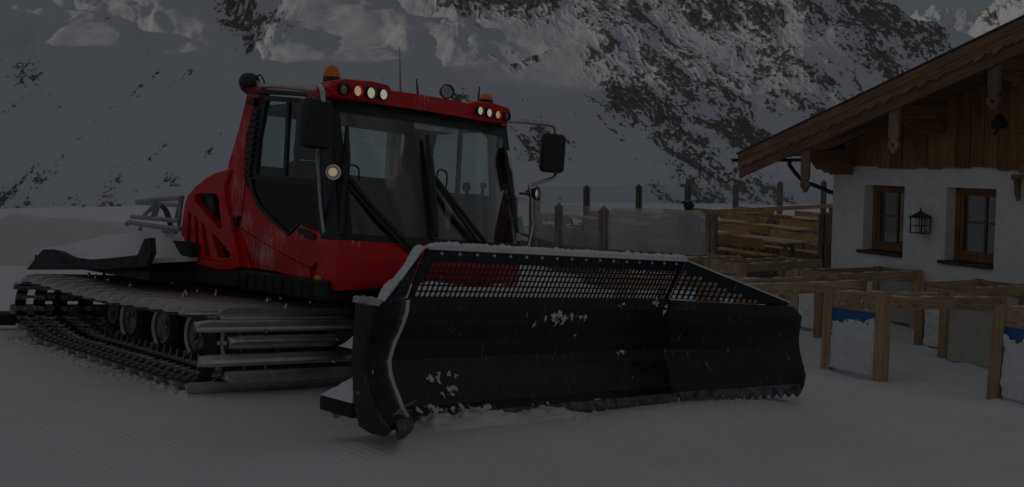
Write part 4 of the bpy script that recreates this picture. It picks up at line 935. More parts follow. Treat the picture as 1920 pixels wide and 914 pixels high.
for yy in (1.04, 3.16):
    MB().tube(smooth_pts([(-1.22, yy, 2.70), (-.6, yy, gutter_z(-.6) - .012), (-.1, yy, gutter_z(-.1) - .012), (.08, yy, 2.575), (.15, yy, 2.49)], 5), .022, 6).build('rain_gutter', BLACK, roof_o, smooth=True)
MB().box((-1.2, 1.1, 2.50), (.12, 3.1, 2.56)).build('headliner', INT, G)
# light pods
def pod(outline, xf, shrink, cent):
    pts = [VXp(a, b, xf) for a, b in outline]; n = len(pts)
    rings = []
    for dx, s in ((0, .94), (-.03, 1.), (-.22, .97), (-.46, .80)):
        rings.append([(xf + dx + .0, cent[0] + (p[1] - cent[0]) * s, (cent[1] + (p[2] - cent[1]) * s) - .02 * (dx < -.3)) for p in pts])
    m_ = MB(); vs = [q for r in rings for q in r]; fs2 = [tuple(range(n))] + [(i * n + k, i * n + (k + 1) % n, (i + 1) * n + (k + 1) % n, (i + 1) * n + k) for i in range(3) for k in range(n)] + [tuple(3 * n + k for k in range(n))[::-1]]
    m_.add(vs, fs2); return m_.build('light_pod', RED, G, bevel=.012)
XF = .36
for outline, lamps in (([(616, 166), (626, 151), (648, 147.5), (700, 152), (730, 159), (737, 168), (741, 198), (700, 192.5), (624, 181)], [(643.8, 167.4, 9.6, 0), (669.5, 170.7, 9.8, 2), (694.6, 174.5, 10.5, 1), (718, 177.3, 10, 1)]),
                       ([(869, 214), (879, 194), (895, 189.5), (930, 193.5), (957, 203), (960, 210), (955, 233), (915, 227.5), (877, 221)], [(899.3, 207.8, 8, 1), (916.2, 211.7, 8, 1), (932, 215.5, 7.6, 2), (948.5, 218.2, 7, 0)])):
    pp = [VXp(a, b, XF) for a, b in outline]; ce = (float(np.mean([p[1] for p in pp])), float(np.mean([p[2] for p in pp])))
    po = pod(outline, XF, .9, ce)
    for (a, b, r_, kind) in lamps:
        c = VXp(a, b, XF + .012); c2 = VXp(a, b - r_, XF + .012); rad = abs(c2[2] - c[2]) * 1.03; o_ = (XF - .008, float(c[1]), float(c[2]))
        rim = MB().lathe([(0, rad * 1.16), (.046, rad * 1.15), (.052, rad * 1.08), (.048, rad * .98), (.02, rad * .93), (.0, rad * .9)], o_, (1, 0, -.05), 22, cap=False); ro = rim.build('headlight', BLACK if kind != 2 else RED, po, smooth=True)
        MB().lathe([(0, 0), (.004, rad * .5), (.022, rad * .92)], o_, (1, 0, -.05), 22).build('reflector', REFL if kind == 0 else (LAMP if kind == 1 else LAMPW), ro, smooth=True)
        if kind == 0: MB().lathe([(.01, .015), (.03, .02), (.04, 0)], (o_[0], o_[1] + .01, o_[2] - .005), (1, 0, 0), 10).build('bulb', AMBER, ro, smooth=True)
        MB().lathe([(.036, rad * .96), (.042, rad * .7), (.045, 0)], o_, (1, 0, -.05), 22).build('lens', LENS, ro, smooth=True)
# beacons
for (px, py0, py1, w_, x) in ((622, 150, 123, 13, .05), (911, 192, 175.5, 9.5, .05)):
    b = VXp(px, py0, x); t = VXp(px, py1, x); h_ = float(t[2] - b[2]); r_ = abs(float(VXp(px + w_, py0, x)[1] - VXp(px, py0, x)[1])) * 1.1
    MB().lathe([(-.05, r_ * .95), (.0, r_ * .98), (.02, r_ * .96), (.02, 0)], (x, float(b[1]), float(b[2])), (0, 0, 1), 18).build('beacon_base', BLACK, G, smooth=True)
    MB().lathe([(.021, r_), (h_ * .25, r_ * .99), (h_ * .6, r_ * .86), (h_ * .88, r_ * .6), (h_, r_ * .2), (h_ + .004, 0)], (x, float(b[1]), float(b[2])), (0, 0, 1), 18).build('beacon', AMBER, G, smooth=True)
# antennas and roof lamp
def up_from(px, py, x, tops, radii, name, m=BLACK):
    b = Vector(VXp(px, py, x)); pts = [b] + [Vector(VXp(a, c, x)) for a, c in tops]
    return MB().tube(pts, radii, 8).build(name, m, G, smooth=True)
up_from(752, 183, .0, [(751.5, 176), (751, 171), (751, 160), (749, 88)], [.03, .018, .012, .010, .003], 'antenna', TUBE)
up_from(786, 190, .0, [(785.5, 182), (783.5, 178), (781, 148)], [.055, .022, .012, .006], 'antenna')
up_from(897, 193, -.1, [(897.6, 180), (899, 163)], [.011, .010, .007], 'antenna')
sb = Vector(VXp(834, 196, .05)); sc0 = Vector(VXp(836, 173, .05)); rr_ = abs(VXp(836, 159, .05)[2] - sc0[2])
sl = MB().lathe([(-.05, 0), (-.05, rr_ * .55), (-.02, rr_ * .85), (.03, rr_), (.05, rr_), (.052, rr_ * .9), (.0, rr_ * .84)], sc0, (1, -.35, 0), 24, cap=False); slo = sl.build('roof_work_lamp', BLACK, G, smooth=True)
MB().lathe([(.0, .0), (.012, rr_ * .5), (.03, rr_ * .86)], sc0, (1, -.35, 0), 24).build('reflector', REFL, slo, smooth=True); MB().lathe([(.036, rr_ * .87), (.045, rr_ * .5), (.047, 0)], sc0, (1, -.35, 0), 24).build('lens', LENS, slo, smooth=True)
MB().lathe([(0, .07), (.02, .06), (.035, .025), (float(sc0.z - sb.z) - rr_ * .9, .022)], sb, (0, 0, 1), 14).build('bracket', BLACK, slo, smooth=True)
# rear work lamp on the left roof corner
rl = Vector(VYp(480, 152, 1.12)); rl_o = MB().lathe([(-.02, .02), (0, .05), (.05, .085), (.11, .10), (.14, .10), (.145, .0)], rl, (-1, -.1, -.12), 20).build('rear_work_lamp', BLACK, G, smooth=True)
MB().tube(smooth_pts([rl + Vector((0, 0, .04)), rl + Vector((.08, 0, .05)), rl + Vector((.16, 0, -.03)), rl + Vector((.08, 0, -.09))], 5), .008, 6).build('cable', BLACK, rl_o, smooth=True); MB().bar(rl + Vector((.02, 0, -.01)), rl + Vector((.09, 0, -.11)), .03, .03).build('bracket', STEEL, rl_o)
# ---- mirrors and their tubes
def tubes(name, pl, y, r, parent=G, m=CHROME): 
    pts = [Vector(VYp(a, b, yy)) for (a, b), yy in zip(pl, y)]; return MB().tube(smooth_pts(pts, 5), r, 10).build(name, m, parent, smooth=True)
def mirror(cx_, cz, x, yc, w_, h_, dep, rot):
    M = Matrix.Translation((x, yc, cz)) @ Matrix.Rotation(rot, 4, 'Z')
    m_ = MB(); rg = []
    for xx, s in ((.5, .90), (.35, .98), (0, 1.), (-.35, .94), (-.5, .84)):
        rg.append([M @ Vector((xx * dep, u, v)) for u, v in rrect(-w_ / 2 * s, -h_ / 2 * s, w_ / 2 * s, h_ / 2 * s, .045, 4)])
    n = len(rg[0]); m_.add([p for r in rg for p in r], [tuple(range(n))[::-1]] + [(i * n + k, i * n + (k + 1) % n, (i + 1) * n + (k + 1) % n, (i + 1) * n + k) for i in range(4) for k in range(n)] + [tuple(4 * n + k for k in range(n))])
    o = m_.build('mirror', BLACK, G, smooth=True)
    MB().plate([rrect(-w_ / 2 * .78, -h_ / 2 * .78, w_ / 2 * .78, h_ / 2 * .78, .03, 3)], lambda u, v, t: tuple(M @ Vector((t, u, v))), -dep * .5 - .008, -dep * .5 - .002).build('mirror_glass', MIRR, o)
    return o
ml = VYp(591, 232, .74); mo = mirror(0, float(ml[2]), float(ml[0]), .74, .27, .42, .14, math.radians(8))
tubes('mirror_tube', [(489, 162), (530, 162), (590, 168), (600, 162), (605, 172), (606, 194)], [1.06, 1.0, .98, .92, .80, .76], .022, mo)
tubes('mirror_tube', [(597, 272), (596.5, 300), (600, 350), (604, 400), (608, 436)], [.76, .84, .94, 1.0, 1.03], .021, mo)
wl = Vector(VYp(624, 323, .93)); 
def work_lamp(c, ax, r_, parent=G):
    o = MB().lathe([(-.11, .02), (-.08, r_ * .6), (-.02, r_ * .95), (.02, r_ * 1.05), (.03, r_ * 1.02), (.018, r_ * .92)], c, ax, 20, cap=False).build('work_lamp', CHROME if parent is G else BLACK, G, smooth=True)
    MB().lathe([(.0, r_ * .5), (.02, r_ * .93)], c, ax, 20, cap=False).build('reflector', REFL, o, smooth=True); MB().lathe([(.0, 0), (.006, r_ * .4), (.004, r_ * .66)], c, ax, 20, cap=False).build('bulb', LAMPW, o, smooth=True); MB().lathe([(.024, r_ * .93), (.034, r_ * .6), (.037, 0)], c, ax, 20).build('lens', LENS, o, smooth=True)
    return o
work_lamp(wl, (1, -.45, -.05), .062)
mr_ = VXp(1035, 288, .40); mo2 = mirror(0, float(mr_[2]), .40, float(mr_[1]), .25, .40, .15, math.radians(-28))
def tubesX(name, pl, x, r, parent): return MB().tube(smooth_pts([Vector(VXp(a, b, xx)) for (a, b), xx in zip(pl, x)], 5), r, 10).build(name, CHROME, parent, smooth=True)
tubesX('mirror_tube', [(955, 228), (990, 230), (1030, 234.5), (1040, 240), (1042.5, 258)], [.2, .28, .38, .4, .4], .020, mo2)
tubesX('mirror_tube', [(1044, 318), (1040, 331), (1028, 337), (1000, 346), (993, 350), (996, 375), (997, 410), (997, 430), (990, 462)], [.4, .4, .4, .4, .4, .4, .4, .4, .4], .018, mo2)
tubesX('mirror_tube', [(975, 363), (990, 363)], [.3, .4], .016, mo2)
work_lamp(Vector(VXp(1004, 363, .42)), (1, .35, -.05), .058, mo2)
tubesX('hand_rail', [(947, 285), (953, 290), (960, 340), (962, 362), (950, 370)], [.25, .28, .3, .3, .25], .018, G)
# ---- wipers
for blade_, arm1, arm2 in (([(650.5, 237), (649.5, 300), (645, 370), (640.5, 440)], [(651, 328), (700, 388), (778, 470)], [(650, 342), (700, 400), (770, 474)]),
                           ([(801, 254), (807, 310), (812, 370), (818, 443)], [(818, 336), (860, 390), (918, 466)], [(820, 346), (855, 397), (908, 470)])):
    o = MB().tube([ws(*q, .05) for q in blade_], [.018, .036, .036, .022], 6).build('wiper', BLACK, G, smooth=True)
    MB().tube([ws(*q, .055 + .02 * (i == 1)) for i, q in enumerate(arm1)], .020, 6).build('wiper_arm', BLACK, o, smooth=True); MB().tube([ws(*q, .045 + .02 * (i == 1)) for i, q in enumerate(arm2)], .017, 6).build('wiper_arm', BLACK, o, smooth=True)
    c = ws(*arm1[0], .06); MB().tube(smooth_pts([c, c + Vector((.03, .0, .08)), c + Vector((.02, .10, .06)), c + Vector((.0, .12, -.08))], 6), .008, 6).build('washer_hose', BLACK, o, smooth=True)
    b = ws(*arm1[2], .03); MB().lathe([(0, .055), (.03, .05), (.045, .03), (.05, .0)], b + Vector((-.02, 0, 0)), (1, -.1, .1), 12).build('wiper_pivot', BLACK, o, smooth=True)
# ---- rear engine cover with openings
ec = [(429, 316), (400, 324), (383, 333), (362, 350), (348, 366), (342, 385), (337, 420), (336, 466), (344, 482), (371, 497), (405, 506), (430, 506), (447, 502), (446, 485), (442.6, 471), (436, 440), (429, 406), (420, 380), (418, 350)]
h1 = [(361, 369), (367, 363), (403, 364), (408, 371), (411, 395), (414.5, 427), (410, 430), (395, 412), (363, 378)]
hs = [[(350, 397), (356, 401), (353, 472), (346, 466), (348, 420)], [(361.5, 404), (368, 409), (372.5, 477), (364.5, 474)], [(375, 416), (382, 424), (393, 481), (385, 482), (380, 478)], [(397, 437), (402, 442), (427, 471), (430.5, 477), (428, 483), (408, 484), (400, 460)]]
for Y0, sg in ((.98, 1), (3.22, -1)):
    f_ = lambda u, v, t, Y0=Y0, sg=sg: (u, Y0 + sg * (t + .03 * max(0, (-1.75 - u)) + .05 * max(0, v - 1.6)), v)
    ev = MB().plate([side(ec, .98)] + [side(h, .98) for h in [h1] + hs], f_, 0, .10).build('engine_cover', RED, G, bevel=.014)
ex = side(ec, .98); 
top_ = [(-1.50, 1.93), (-1.75, 1.87), (-2.0, 1.78), (-2.25, 1.62), (-2.42, 1.42), (-2.48, 1.1)]
MB().grid([[(x, y, z - .10 * abs((y - 2.1) / 1.05) ** 4) for y in np.linspace(1.10, 3.10, 15)] for x, z in top_]).build('engine_hood', RED, G, smooth=True)
MB().box((-2.36, 1.16, .99), (-1.30, 3.04, 1.72)).build('engine_block', ENGINE, G, bevel=.03)
MB().box((-1.30, 1.10, .99), (-1.262, 3.10, 2.0)).build('firewall', ENGINE, G)
sh1 = side([(378, 365), (399, 365), (398, 404), (380, 388)], 1.1); MB().plate([sh1], fs_(1.10), 0, .05).build('air_filter', simple('grey_housing', (.10, .10, .10), .6), G, bevel=.01)
MB().tube([(-1.42, 1.13, 1.66), (-1.42, 1.13, 1.78)], .04, 10).build('coolant_hose', simple('blue_hose', (.02, .07, .22), .5), G, smooth=True)
MB().tube(smooth_pts([(-2.25, 1.08, 1.05), (-2.05, 1.07, 1.12), (-1.9, 1.08, 1.05)], 4), .012, 6).build('tow_eye', simple('yellow_ring', (.5, .42, .04), .5), G, smooth=True)
# ---- rear platform, its snow and the tube rack
YP = .45
pf = side([(49, 506), (79, 469), (94, 467.6), (113, 472), (135, 483), (168, 487), (204, 484.5), (257, 478.5), (269.6, 448), (281, 446), (283, 475), (272, 500), (200, 506)], YP)
plo = MB().plate([pf], lambda u, v, t: (u, YP + t, v), 0, .06).build('mudguard', simple('snowy_black_rubber', (.022, .022, .024), .7, 0, .6, 9, .02), G, bevel=.006)
MB().box((-5.2, YP + .07, .80), (-2.0, 3.75, .88)).build('load_platform', UNDER, G)
MB().box((-2.35, 1.0, .98), (-2.0, 3.2, 1.12)).box((-2.9, .9, 1.05), (-1.9, 1.1, 1.2)).build('rear_frame', UNDER, G)
topl = side([(80, 462), (100, 452), (144, 438), (188, 431.5), (231, 423.5), (265, 424), (301, 434), (335, 445)], 1.0)
sm = MB(); PS = []
xs_ = np.linspace(-5.25, -1.80, 44); lowx = [p[0] for p in pf[1:10]]; lowz = [p[1] for p in pf[1:10]]
for x in xs_:
    r = []; e0 = np.interp(x, [-5.25, -5.0, -4.4, -4.0, -3.5, -2.6, -1.95, -1.75], [.93, .97, .97, .90, .885, .93, 1.06, 1.12])
    cr = np.interp(x, [-5.25, -4.9, -4.3, -3.6, -3.0, -2.5, -2.0, -1.75], [.95, 1.08, 1.20, 1.26, 1.32, 1.34, 1.22, 1.13])
    for j, t in enumerate(np.linspace(0, 1, 26)):
        ys = YP + .035 + (0 if x < -2.35 else (x + 2.35) / .6 * .75); y = ys + t * (3.75 - ys); k = min(1, t * 5.2); k = k * k * (3 - 2 * k); k2 = min(1, (1 - t) * 5); k *= k2
        r.append((x, y, e0 + .005 + (cr - e0) * k + .02 * mnoise(Vector((x * 2.2, y * 2.2, 4))) * k + .008 * mnoise(Vector((x * 9, y * 9, 4)))))
    PS.append(r)
bt_ = [[(x, y, z - .05 if x > -2.5 else min(z - .02, .885)) for x, y, z in r] for r in PS]
sm.grid(PS); sm.grid([PS[0], bt_[0]]); sm.grid([PS[-1], bt_[-1]]); sm.grid([[r[0] for r in PS], [r[0] for r in bt_]])
sm.build('snow_load', SNOW, G, smooth=True)
rk = None
for i, (pl, yy) in enumerate([([(257, 379), (300, 374), (342, 371)], 1.0), ([(257, 380), (300, 383), (340, 386)], 1.6), ([(247, 407), (300, 411), (336, 415)], 1.0), ([(237, 421), (242, 417), (300, 426), (338, 430)], .8),
                              ([(290, 381), (286, 410)], 1.0), ([(299, 380), (291, 408)], 1.2), ([(270, 404), (295, 381)], 1.05), ([(341, 372), (333, 445)], 1.05), ([(338, 375), (330, 412)], 1.5), ([(264, 427), (262, 432)], .9), ([(312, 428), (306, 434), (330, 436)], .9)]):
    o = MB().tube([Vector(VYp(a, b, yy)) for a, b in pl], .026 if i < 4 else .022, 8).build('rack_tube', TUBE, rk if rk else G, smooth=True); rk = rk or o
for k in range(3): MB().tube(smooth_pts([Vector(VYp(296 + 4 * k, 385, 1.4)), Vector(VYp(306 + 3 * k, 392, 1.4)), Vector(VYp(313 + 3 * k, 408, 1.4)), Vector(VYp(318 + 2 * k, 425, 1.4))], 5), .016, 6).build('hydraulic_hose', BLACK, G, smooth=True)
# ---- tiller behind
tl = MB().lathe([(0, .085), (4.5, .085)], (-5.05, -.22, .13), (0, 1, 0), 20).build('tiller', BLACK, G, smooth=True)
MB().box((-5.25, .3, .24), (-4.9, 4.0, .28)).build('tiller_cover', UNDER, tl); MB().box((-4.9, 1.8, .3), (-4.0, 2.4, .6)).build('tiller_arm', UNDER, tl)
# ---- crawler tracks
ZTOP = .60
def track_path():
    pts = []
    r = .288; cz = .352; xf, xr = -.15, -4.05
    n = 60
    for i in range(n): 
        t = i / n; x = xr + (xf - xr) * t; sag = -.035 * math.sin(math.pi * t) ** 2; pts.append((x, cz + r + sag))
    for i in range(22):
        a = math.pi / 2 - math.pi * i / 22; pts.append((xf + r * 1.0 * math.cos(a), cz + r * math.sin(a)))
    for i in range(n):
        t = i / n; x = xf + (xr - xf) * t; lift = .10 * max(0, (t - .80) / .2) ** 2 + .02 * max(0, (.08 - t) / .08); pts.append((x, cz - r + lift))
    e0 = cz - r + .10
    for i in range(22):
        a = -math.pi / 2 - math.pi * i / 22; pts.append((xr + (r - .0) * math.cos(a) * 1.1, cz + .05 * (1 - i / 22) + (r - .05 * (1 - i / 22)) * math.sin(a)))
    return pts
TP = track_path()
def arc_sample(pts, step):
    n = len(pts); d = [0]
    for i in range(n): d.append(d[-1] + math.dist(pts[i], pts[(i + 1) % n]))
    Lt = d[-1]; k = round(Lt / step / 2) * 2; out = []
    xs_ = [p[0] for p in pts] + [pts[0][0]]; zs_ = [p[1] for p in pts] + [pts[0][1]]
    for i in range(k):
        s = Lt * (i + .35) / k; a = (np.interp(s, d, xs_), np.interp(s, d, zs_)); b = (np.interp((s + .04) % Lt, d, xs_), np.interp((s + .04) % Lt, d, zs_)); c = (np.interp((s - .04) % Lt, d, xs_), np.interp((s - .04) % Lt, d, zs_))
        t = Vector((b[0] - c[0], 0, b[1] - c[1])).normalized(); out.append((Vector((a[0], 0, a[1])), t))
    return out
def cleat_mesh(y0, y1, name):
    # local axes: x along travel, y across, z outwards; a base channel with a tall curved bar, ends chamfered
    prof = [(-.056, 0), (-.056, .016), (-.046, .036), (-.028, .064), (-.006, .084), (.006, .088), (.014, .085), (.018, .062), (.024, .030), (.046, .018), (.056, 0)]
    m_ = MB(); rings = []
    for y, s, dz in ((y0, .5, 0), (y0 + .03, .82, 0), (y0 + .10, 1, 0), (y1 - .10, 1, 0), (y1 - .03, .82, 0), (y1, .5, 0)):
        rings.append([(x * (1 if s == 1 else .9), y, z * s) for x, z in prof])
    n = len(prof); m_.add([p for r in rings for p in r], [tuple(range(n))] + [(i * n + k, i * n + (k + 1) % n, (i + 1) * n + (k + 1) % n, (i + 1) * n + k) for i in range(5) for k in range(n)] + [tuple(5 * n + k for k in range(n))[::-1]])
    me = m_.mesh(name); me.materials.append(ALU); return me
CL, CS = cleat_mesh(.0, 1.62, 'cleat'), cleat_mesh(.26, 1.62, 'cleat')
def spike_mesh():
    m_ = MB().lathe([(0, .022), (.02, .02), (.035, .008), (.05, .0)], (0, 0, 0), (0, 0, 1), 6); me = m_.mesh('ice_spike'); me.materials.append(STEEL); return me
SPK = spike_mesh()
GUIDE = MB().hexa([(-.02, -.02, 0), (.02, -.02, 0), (.02, .02, 0), (-.02, .02, 0), (-.008, -.012, -.09), (.008, -.012, -.09), (.008, .012, -.09), (-.008, .012, -.09)]).mesh('guide_tooth'); GUIDE.materials.append(STEEL)
BELTS = [(.05, .165), (.247, .373), (.458, .625), (.749, .924), (1.203, 1.338), (1.413, 1.570)]
def plates_mesh():
    m_ = MB()
    for a, b in BELTS[:5]: m_.hexa([(-.034, a - .004, -.016), (.034, a - .004, -.016), (.034, b + .004, -.016), (-.034, b + .004, -.016), (-.024, a + .012, -.030), (.024, a + .012, -.030), (.024, b - .012, -.030), (-.024, b - .012, -.030)])
    for (a, b), (c, d) in zip(BELTS[:4], BELTS[1:5]): m_.box((-.016, b, -.010), (.016, c, .004))
    me = m_.mesh('backing_plate'); me.materials.append(FROSTST); return me
FROSTST = simple('frosted_steel', (.36, .37, .39), .6, .2, .7, 11, .01)
PLT = plates_mesh()
samples = arc_sample(TP, .1475)
snow_tr = MB()
for sidek in (0, 1):
    mir = (lambda y: y) if sidek == 0 else (lambda y: 4.2 - y)
    tr = None
    for (a, b) in BELTS:
        m_ = MB(); A = []
        for (x, z) in TP + TP[:1]: A.append((x, z))
        n = len(TP); vs = []
        for i in range(n):
            p, q = Vector(TP[i - 1]), Vector(TP[(i + 1) % n]); d = (q - p).normalized(); nn = Vector((-d.y, d.x))
            for off in (0, -.014):
                for y in (a, b): vs.append((TP[i][0] + nn.x * off, mir(y), TP[i][1] + nn.y * off))
        fs3 = []
        for i in range(n):
            j = (i + 1) % n; o, p = i * 4, j * 4
            fs3 += [(o, o + 1, p + 1, p), (o + 2, p + 2, p + 3, o + 3), (o, p, p + 2, o + 2), (o + 1, o + 3, p + 3, p + 1)]
        m_.add(vs, fs3); o = m_.build('track' if tr is None else 'belt', RUBBER, G if tr is None else tr, smooth=True); tr = tr or o
    for i, (p, t) in enumerate(samples):
        nz = Vector((-t.z, 0, t.x)); me = CL if i % 2 == 0 else CS
        o = link(bpy.data.objects.new('cleat', me), tr); s = 1 if sidek == 0 else -1
        o.matrix_local = Matrix(((t.x, 0, nz.x, p.x), (0, s, 0, mir(0)), (t.z, 0, nz.z, p.z), (0, 0, 0, 1)))
        if sidek == 0:
            bp = link(bpy.data.objects.new('backing_plate', PLT), tr); bp.matrix_local = Matrix(((t.x, 0, nz.x, p.x), (0, 1, 0, 0), (t.z, 0, nz.z, p.z), (0, 0, 0, 1))); bp['kind'] = 'stuff'
            gd = link(bpy.data.objects.new('guide_tooth', GUIDE), tr); gd.matrix_local = Matrix(((t.x, 0, nz.x, p.x - nz.x * .014), (0, 1, 0, .70), (t.z, 0, nz.z, p.z - nz.z * .014), (0, 0, 0, 1)))
            if i % 2 == 1 or i % 3 == 0:
                k = link(bpy.data.objects.new('ice_spike', SPK), tr); k.matrix_local = Matrix(((t.x, 0, nz.x, p.x + nz.x * .084 + t.x * .01), (0, 1, 0, .5 + .9 * rnd.random()), (t.z, 0, nz.z, p.z + nz.z * .084 + t.z * .01), (0, 0, 0, 1)))
            # snow caked on the lower run
            if p.z < .25 and p.x < -.2:
                for (a, b) in zip([.38, .63, .93], [.46, .75, 1.2]):
                    y0, y1 = a, b; h_ = .004 + .012 * rnd.random(); w_ = .03 + .02 * rnd.random()
                    snow_tr.hexa([(p.x - w_, y0, p.z + .0), (p.x + w_, y0, p.z + .0), (p.x + w_, y1, p.z + .0), (p.x - w_, y1, p.z + .0), (p.x - w_ * .6, y0 + .02, p.z + h_ + .014), (p.x + w_ * .6, y0 + .02, p.z + h_ + .014), (p.x + w_ * .6, y1 - .02, p.z + h_ + .014), (p.x - w_ * .6, y1 - .02, p.z + h_ + .014)])
    # road wheels
    for i, x in enumerate([-3.85, -2.85, -2.07, -1.345, -.62, -.12]):
        r_ = .27 if 0 < i < 5 else .26; cz_ = .335; y0 = .72 if 0 < i < 5 else .945
        ty = MB().lathe([(0, r_ * .62), (.01, r_ * .9), (.03, r_), (.09, r_ * 1.02), (.17, r_ * 1.02), (.225, r_), (.245, r_ * .9), (.25, r_ * .62)], (x, mir(y0), cz_), (0, 1 if sidek == 0 else -1, 0), 28, cap=False)
        if i == 5:
            for kk in range(6): ty.lathe([(0, r_ * 1.02), (.004, r_ * 1.045), (.014, r_ * 1.045), (.018, r_ * 1.02)], (x, mir(y0 + .03 + kk * .034), cz_), (0, 1 if sidek == 0 else -1, 0), 28)
        w = ty.build('road_wheel', RUBBER, G, smooth=True)
        s = 1 if sidek == 0 else -1
        MB().lathe([(.015, 0), (.01, .05), (.015, r_ * .3), (.045, r_ * .35), (.05, r_ * .55), (.005, r_ * .68), (.012, r_ * .60)], (x, mir(y0), cz_), (0, s, 0), 24).build('rim', simple('snowy_rim', (.20, .20, .21), .6, .2, .8, 7) if i == 0 else bpy.data.materials['snowy_rim'], w, smooth=True)
        hb = MB()
        for k in range(5): hb.lathe([(0, .022), (.03, .02), (.032, 0)], (x + .075 * math.cos(k * 1.2566), mir(y0 + .034), cz_ + .075 * math.sin(k * 1.2566)), (0, -s, 0), 8)
        hb.build('wheel_nut', STEEL, w)['kind'] = 'stuff'
        if sidek == 0 and 0 < i < 5:                              # snow stuck in the wheel
            sn = MB(); P = []
            for k in range(26):
                a = math.radians(95 + 150 * k / 25); t0 = r_ * .64; t1 = r_ * (.92 + .04 * mnoise(Vector((k * .6, i, 1))))
                P.append([(x + t0 * math.cos(a), y0 + .01, cz_ + t0 * math.sin(a)), (x + (t0 + t1) / 2 * math.cos(a), y0 - .02, cz_ + (t0 + t1) / 2 * math.sin(a)), (x + t1 * math.cos(a), y0 + .008, cz_ + t1 * math.sin(a))])
            sn.grid(P).build('caked_snow', SNOW, w, smooth=True)
MB().box((-3.9, 1.20, .25), (-.2, 1.62, .45)).build('track_beam', UNDER, G); MB().box((-3.9, 2.58, .25), (-.2, 3.0, .45)).build('track_beam', UNDER, G)
snow_tr.build('caked_snow', SNOW, G, smooth=False, bevel=.01)['kind'] = 'stuff'
# ------------------------------------------------------------------ plough
HP = [(.10, 2.19), (.19, 2.09), (.28, 2.045), (.41, 1.97), (.51, 1.94), (.65, 1.965), (.78, 2.02), (.88, 2.05), (.97, 2.052)]          # (z, x) at the hinge
TPp = [(.25, 2.98), (.29, 2.91), (.33, 2.85), (.43, 2.75), (.56, 2.69), (.64, 2.685), (.78, 2.70), (.90, 2.73), (.98, 2.75)]           # at the wing tip
TPr = [(.21, 2.97), (.29, 3.0), (.38, 3.01), (.48, 2.97), (.58, 2.935), (.68, 2.915), (.80, 2.92), (.90, 2.93), (.98, 2.84)]
YL, YR, TL, TR = .60, 3.60, -.17, 4.37
def grid_solid(A, B, nu, th, name, m, parent, smooth=False, lift=0.):
    """surface between two profiles A, B (lists of (x, y, z)); thickened backwards"""
    A, B = [Vector(p) for p in A], [Vector(p) for p in B]
    f = [[a.lerp(b, i / (nu - 1)) + Vector((lift, 0, 0)) for a, b in zip(A, B)] for i in range(nu)]; k = [[p + Vector((-th, 0, 0)) for p in r] for r in f]
    g = MB().grid(f).grid(k)
    for P_, Q_ in ((f[0], k[0]), (f[-1], k[-1]), ([r[0] for r in f], [r[0] for r in k]), ([r[-1] for r in f], [r[-1] for r in k])): g.grid([P_, Q_])
    return g.build(name, m, parent, smooth)
bul = lambda z: .075 * math.exp(-((z - .45) / .26) ** 2)
YLz = lambda z: YL - .7 * bul(z)
YRz = lambda z: YR + 1.3 * bul(z)
cL = [(x, YLz(z) + .004, z) for z, x in HP]; cR = [(x, YRz(z) - .004, z) for z, x in HP]
plough = grid_solid(cL, cR, 24, .03, 'plough_blade', BLADE, G)
PB = plough
lH = [(x, YLz(z) - .004, z) for z, x in HP]; lT = [(x, TL, z) for z, x in TPp]; rH = [(x, YRz(z) + .004, z) for z, x in HP]; rT = [(x, TR, z) for z, x in TPr]
grid_solid(lT, lH, 8, .03, 'side_wing', BLADE, PB); grid_solid(rH, rT, 8, .03, 'side_wing', BLADE, PB)
# upper rim strip along the joint
MB().bar((2.055, YL + .01, .972), (2.055, YR - .01, .972), .016, .02).build('joint_strip', BLADE, PB)
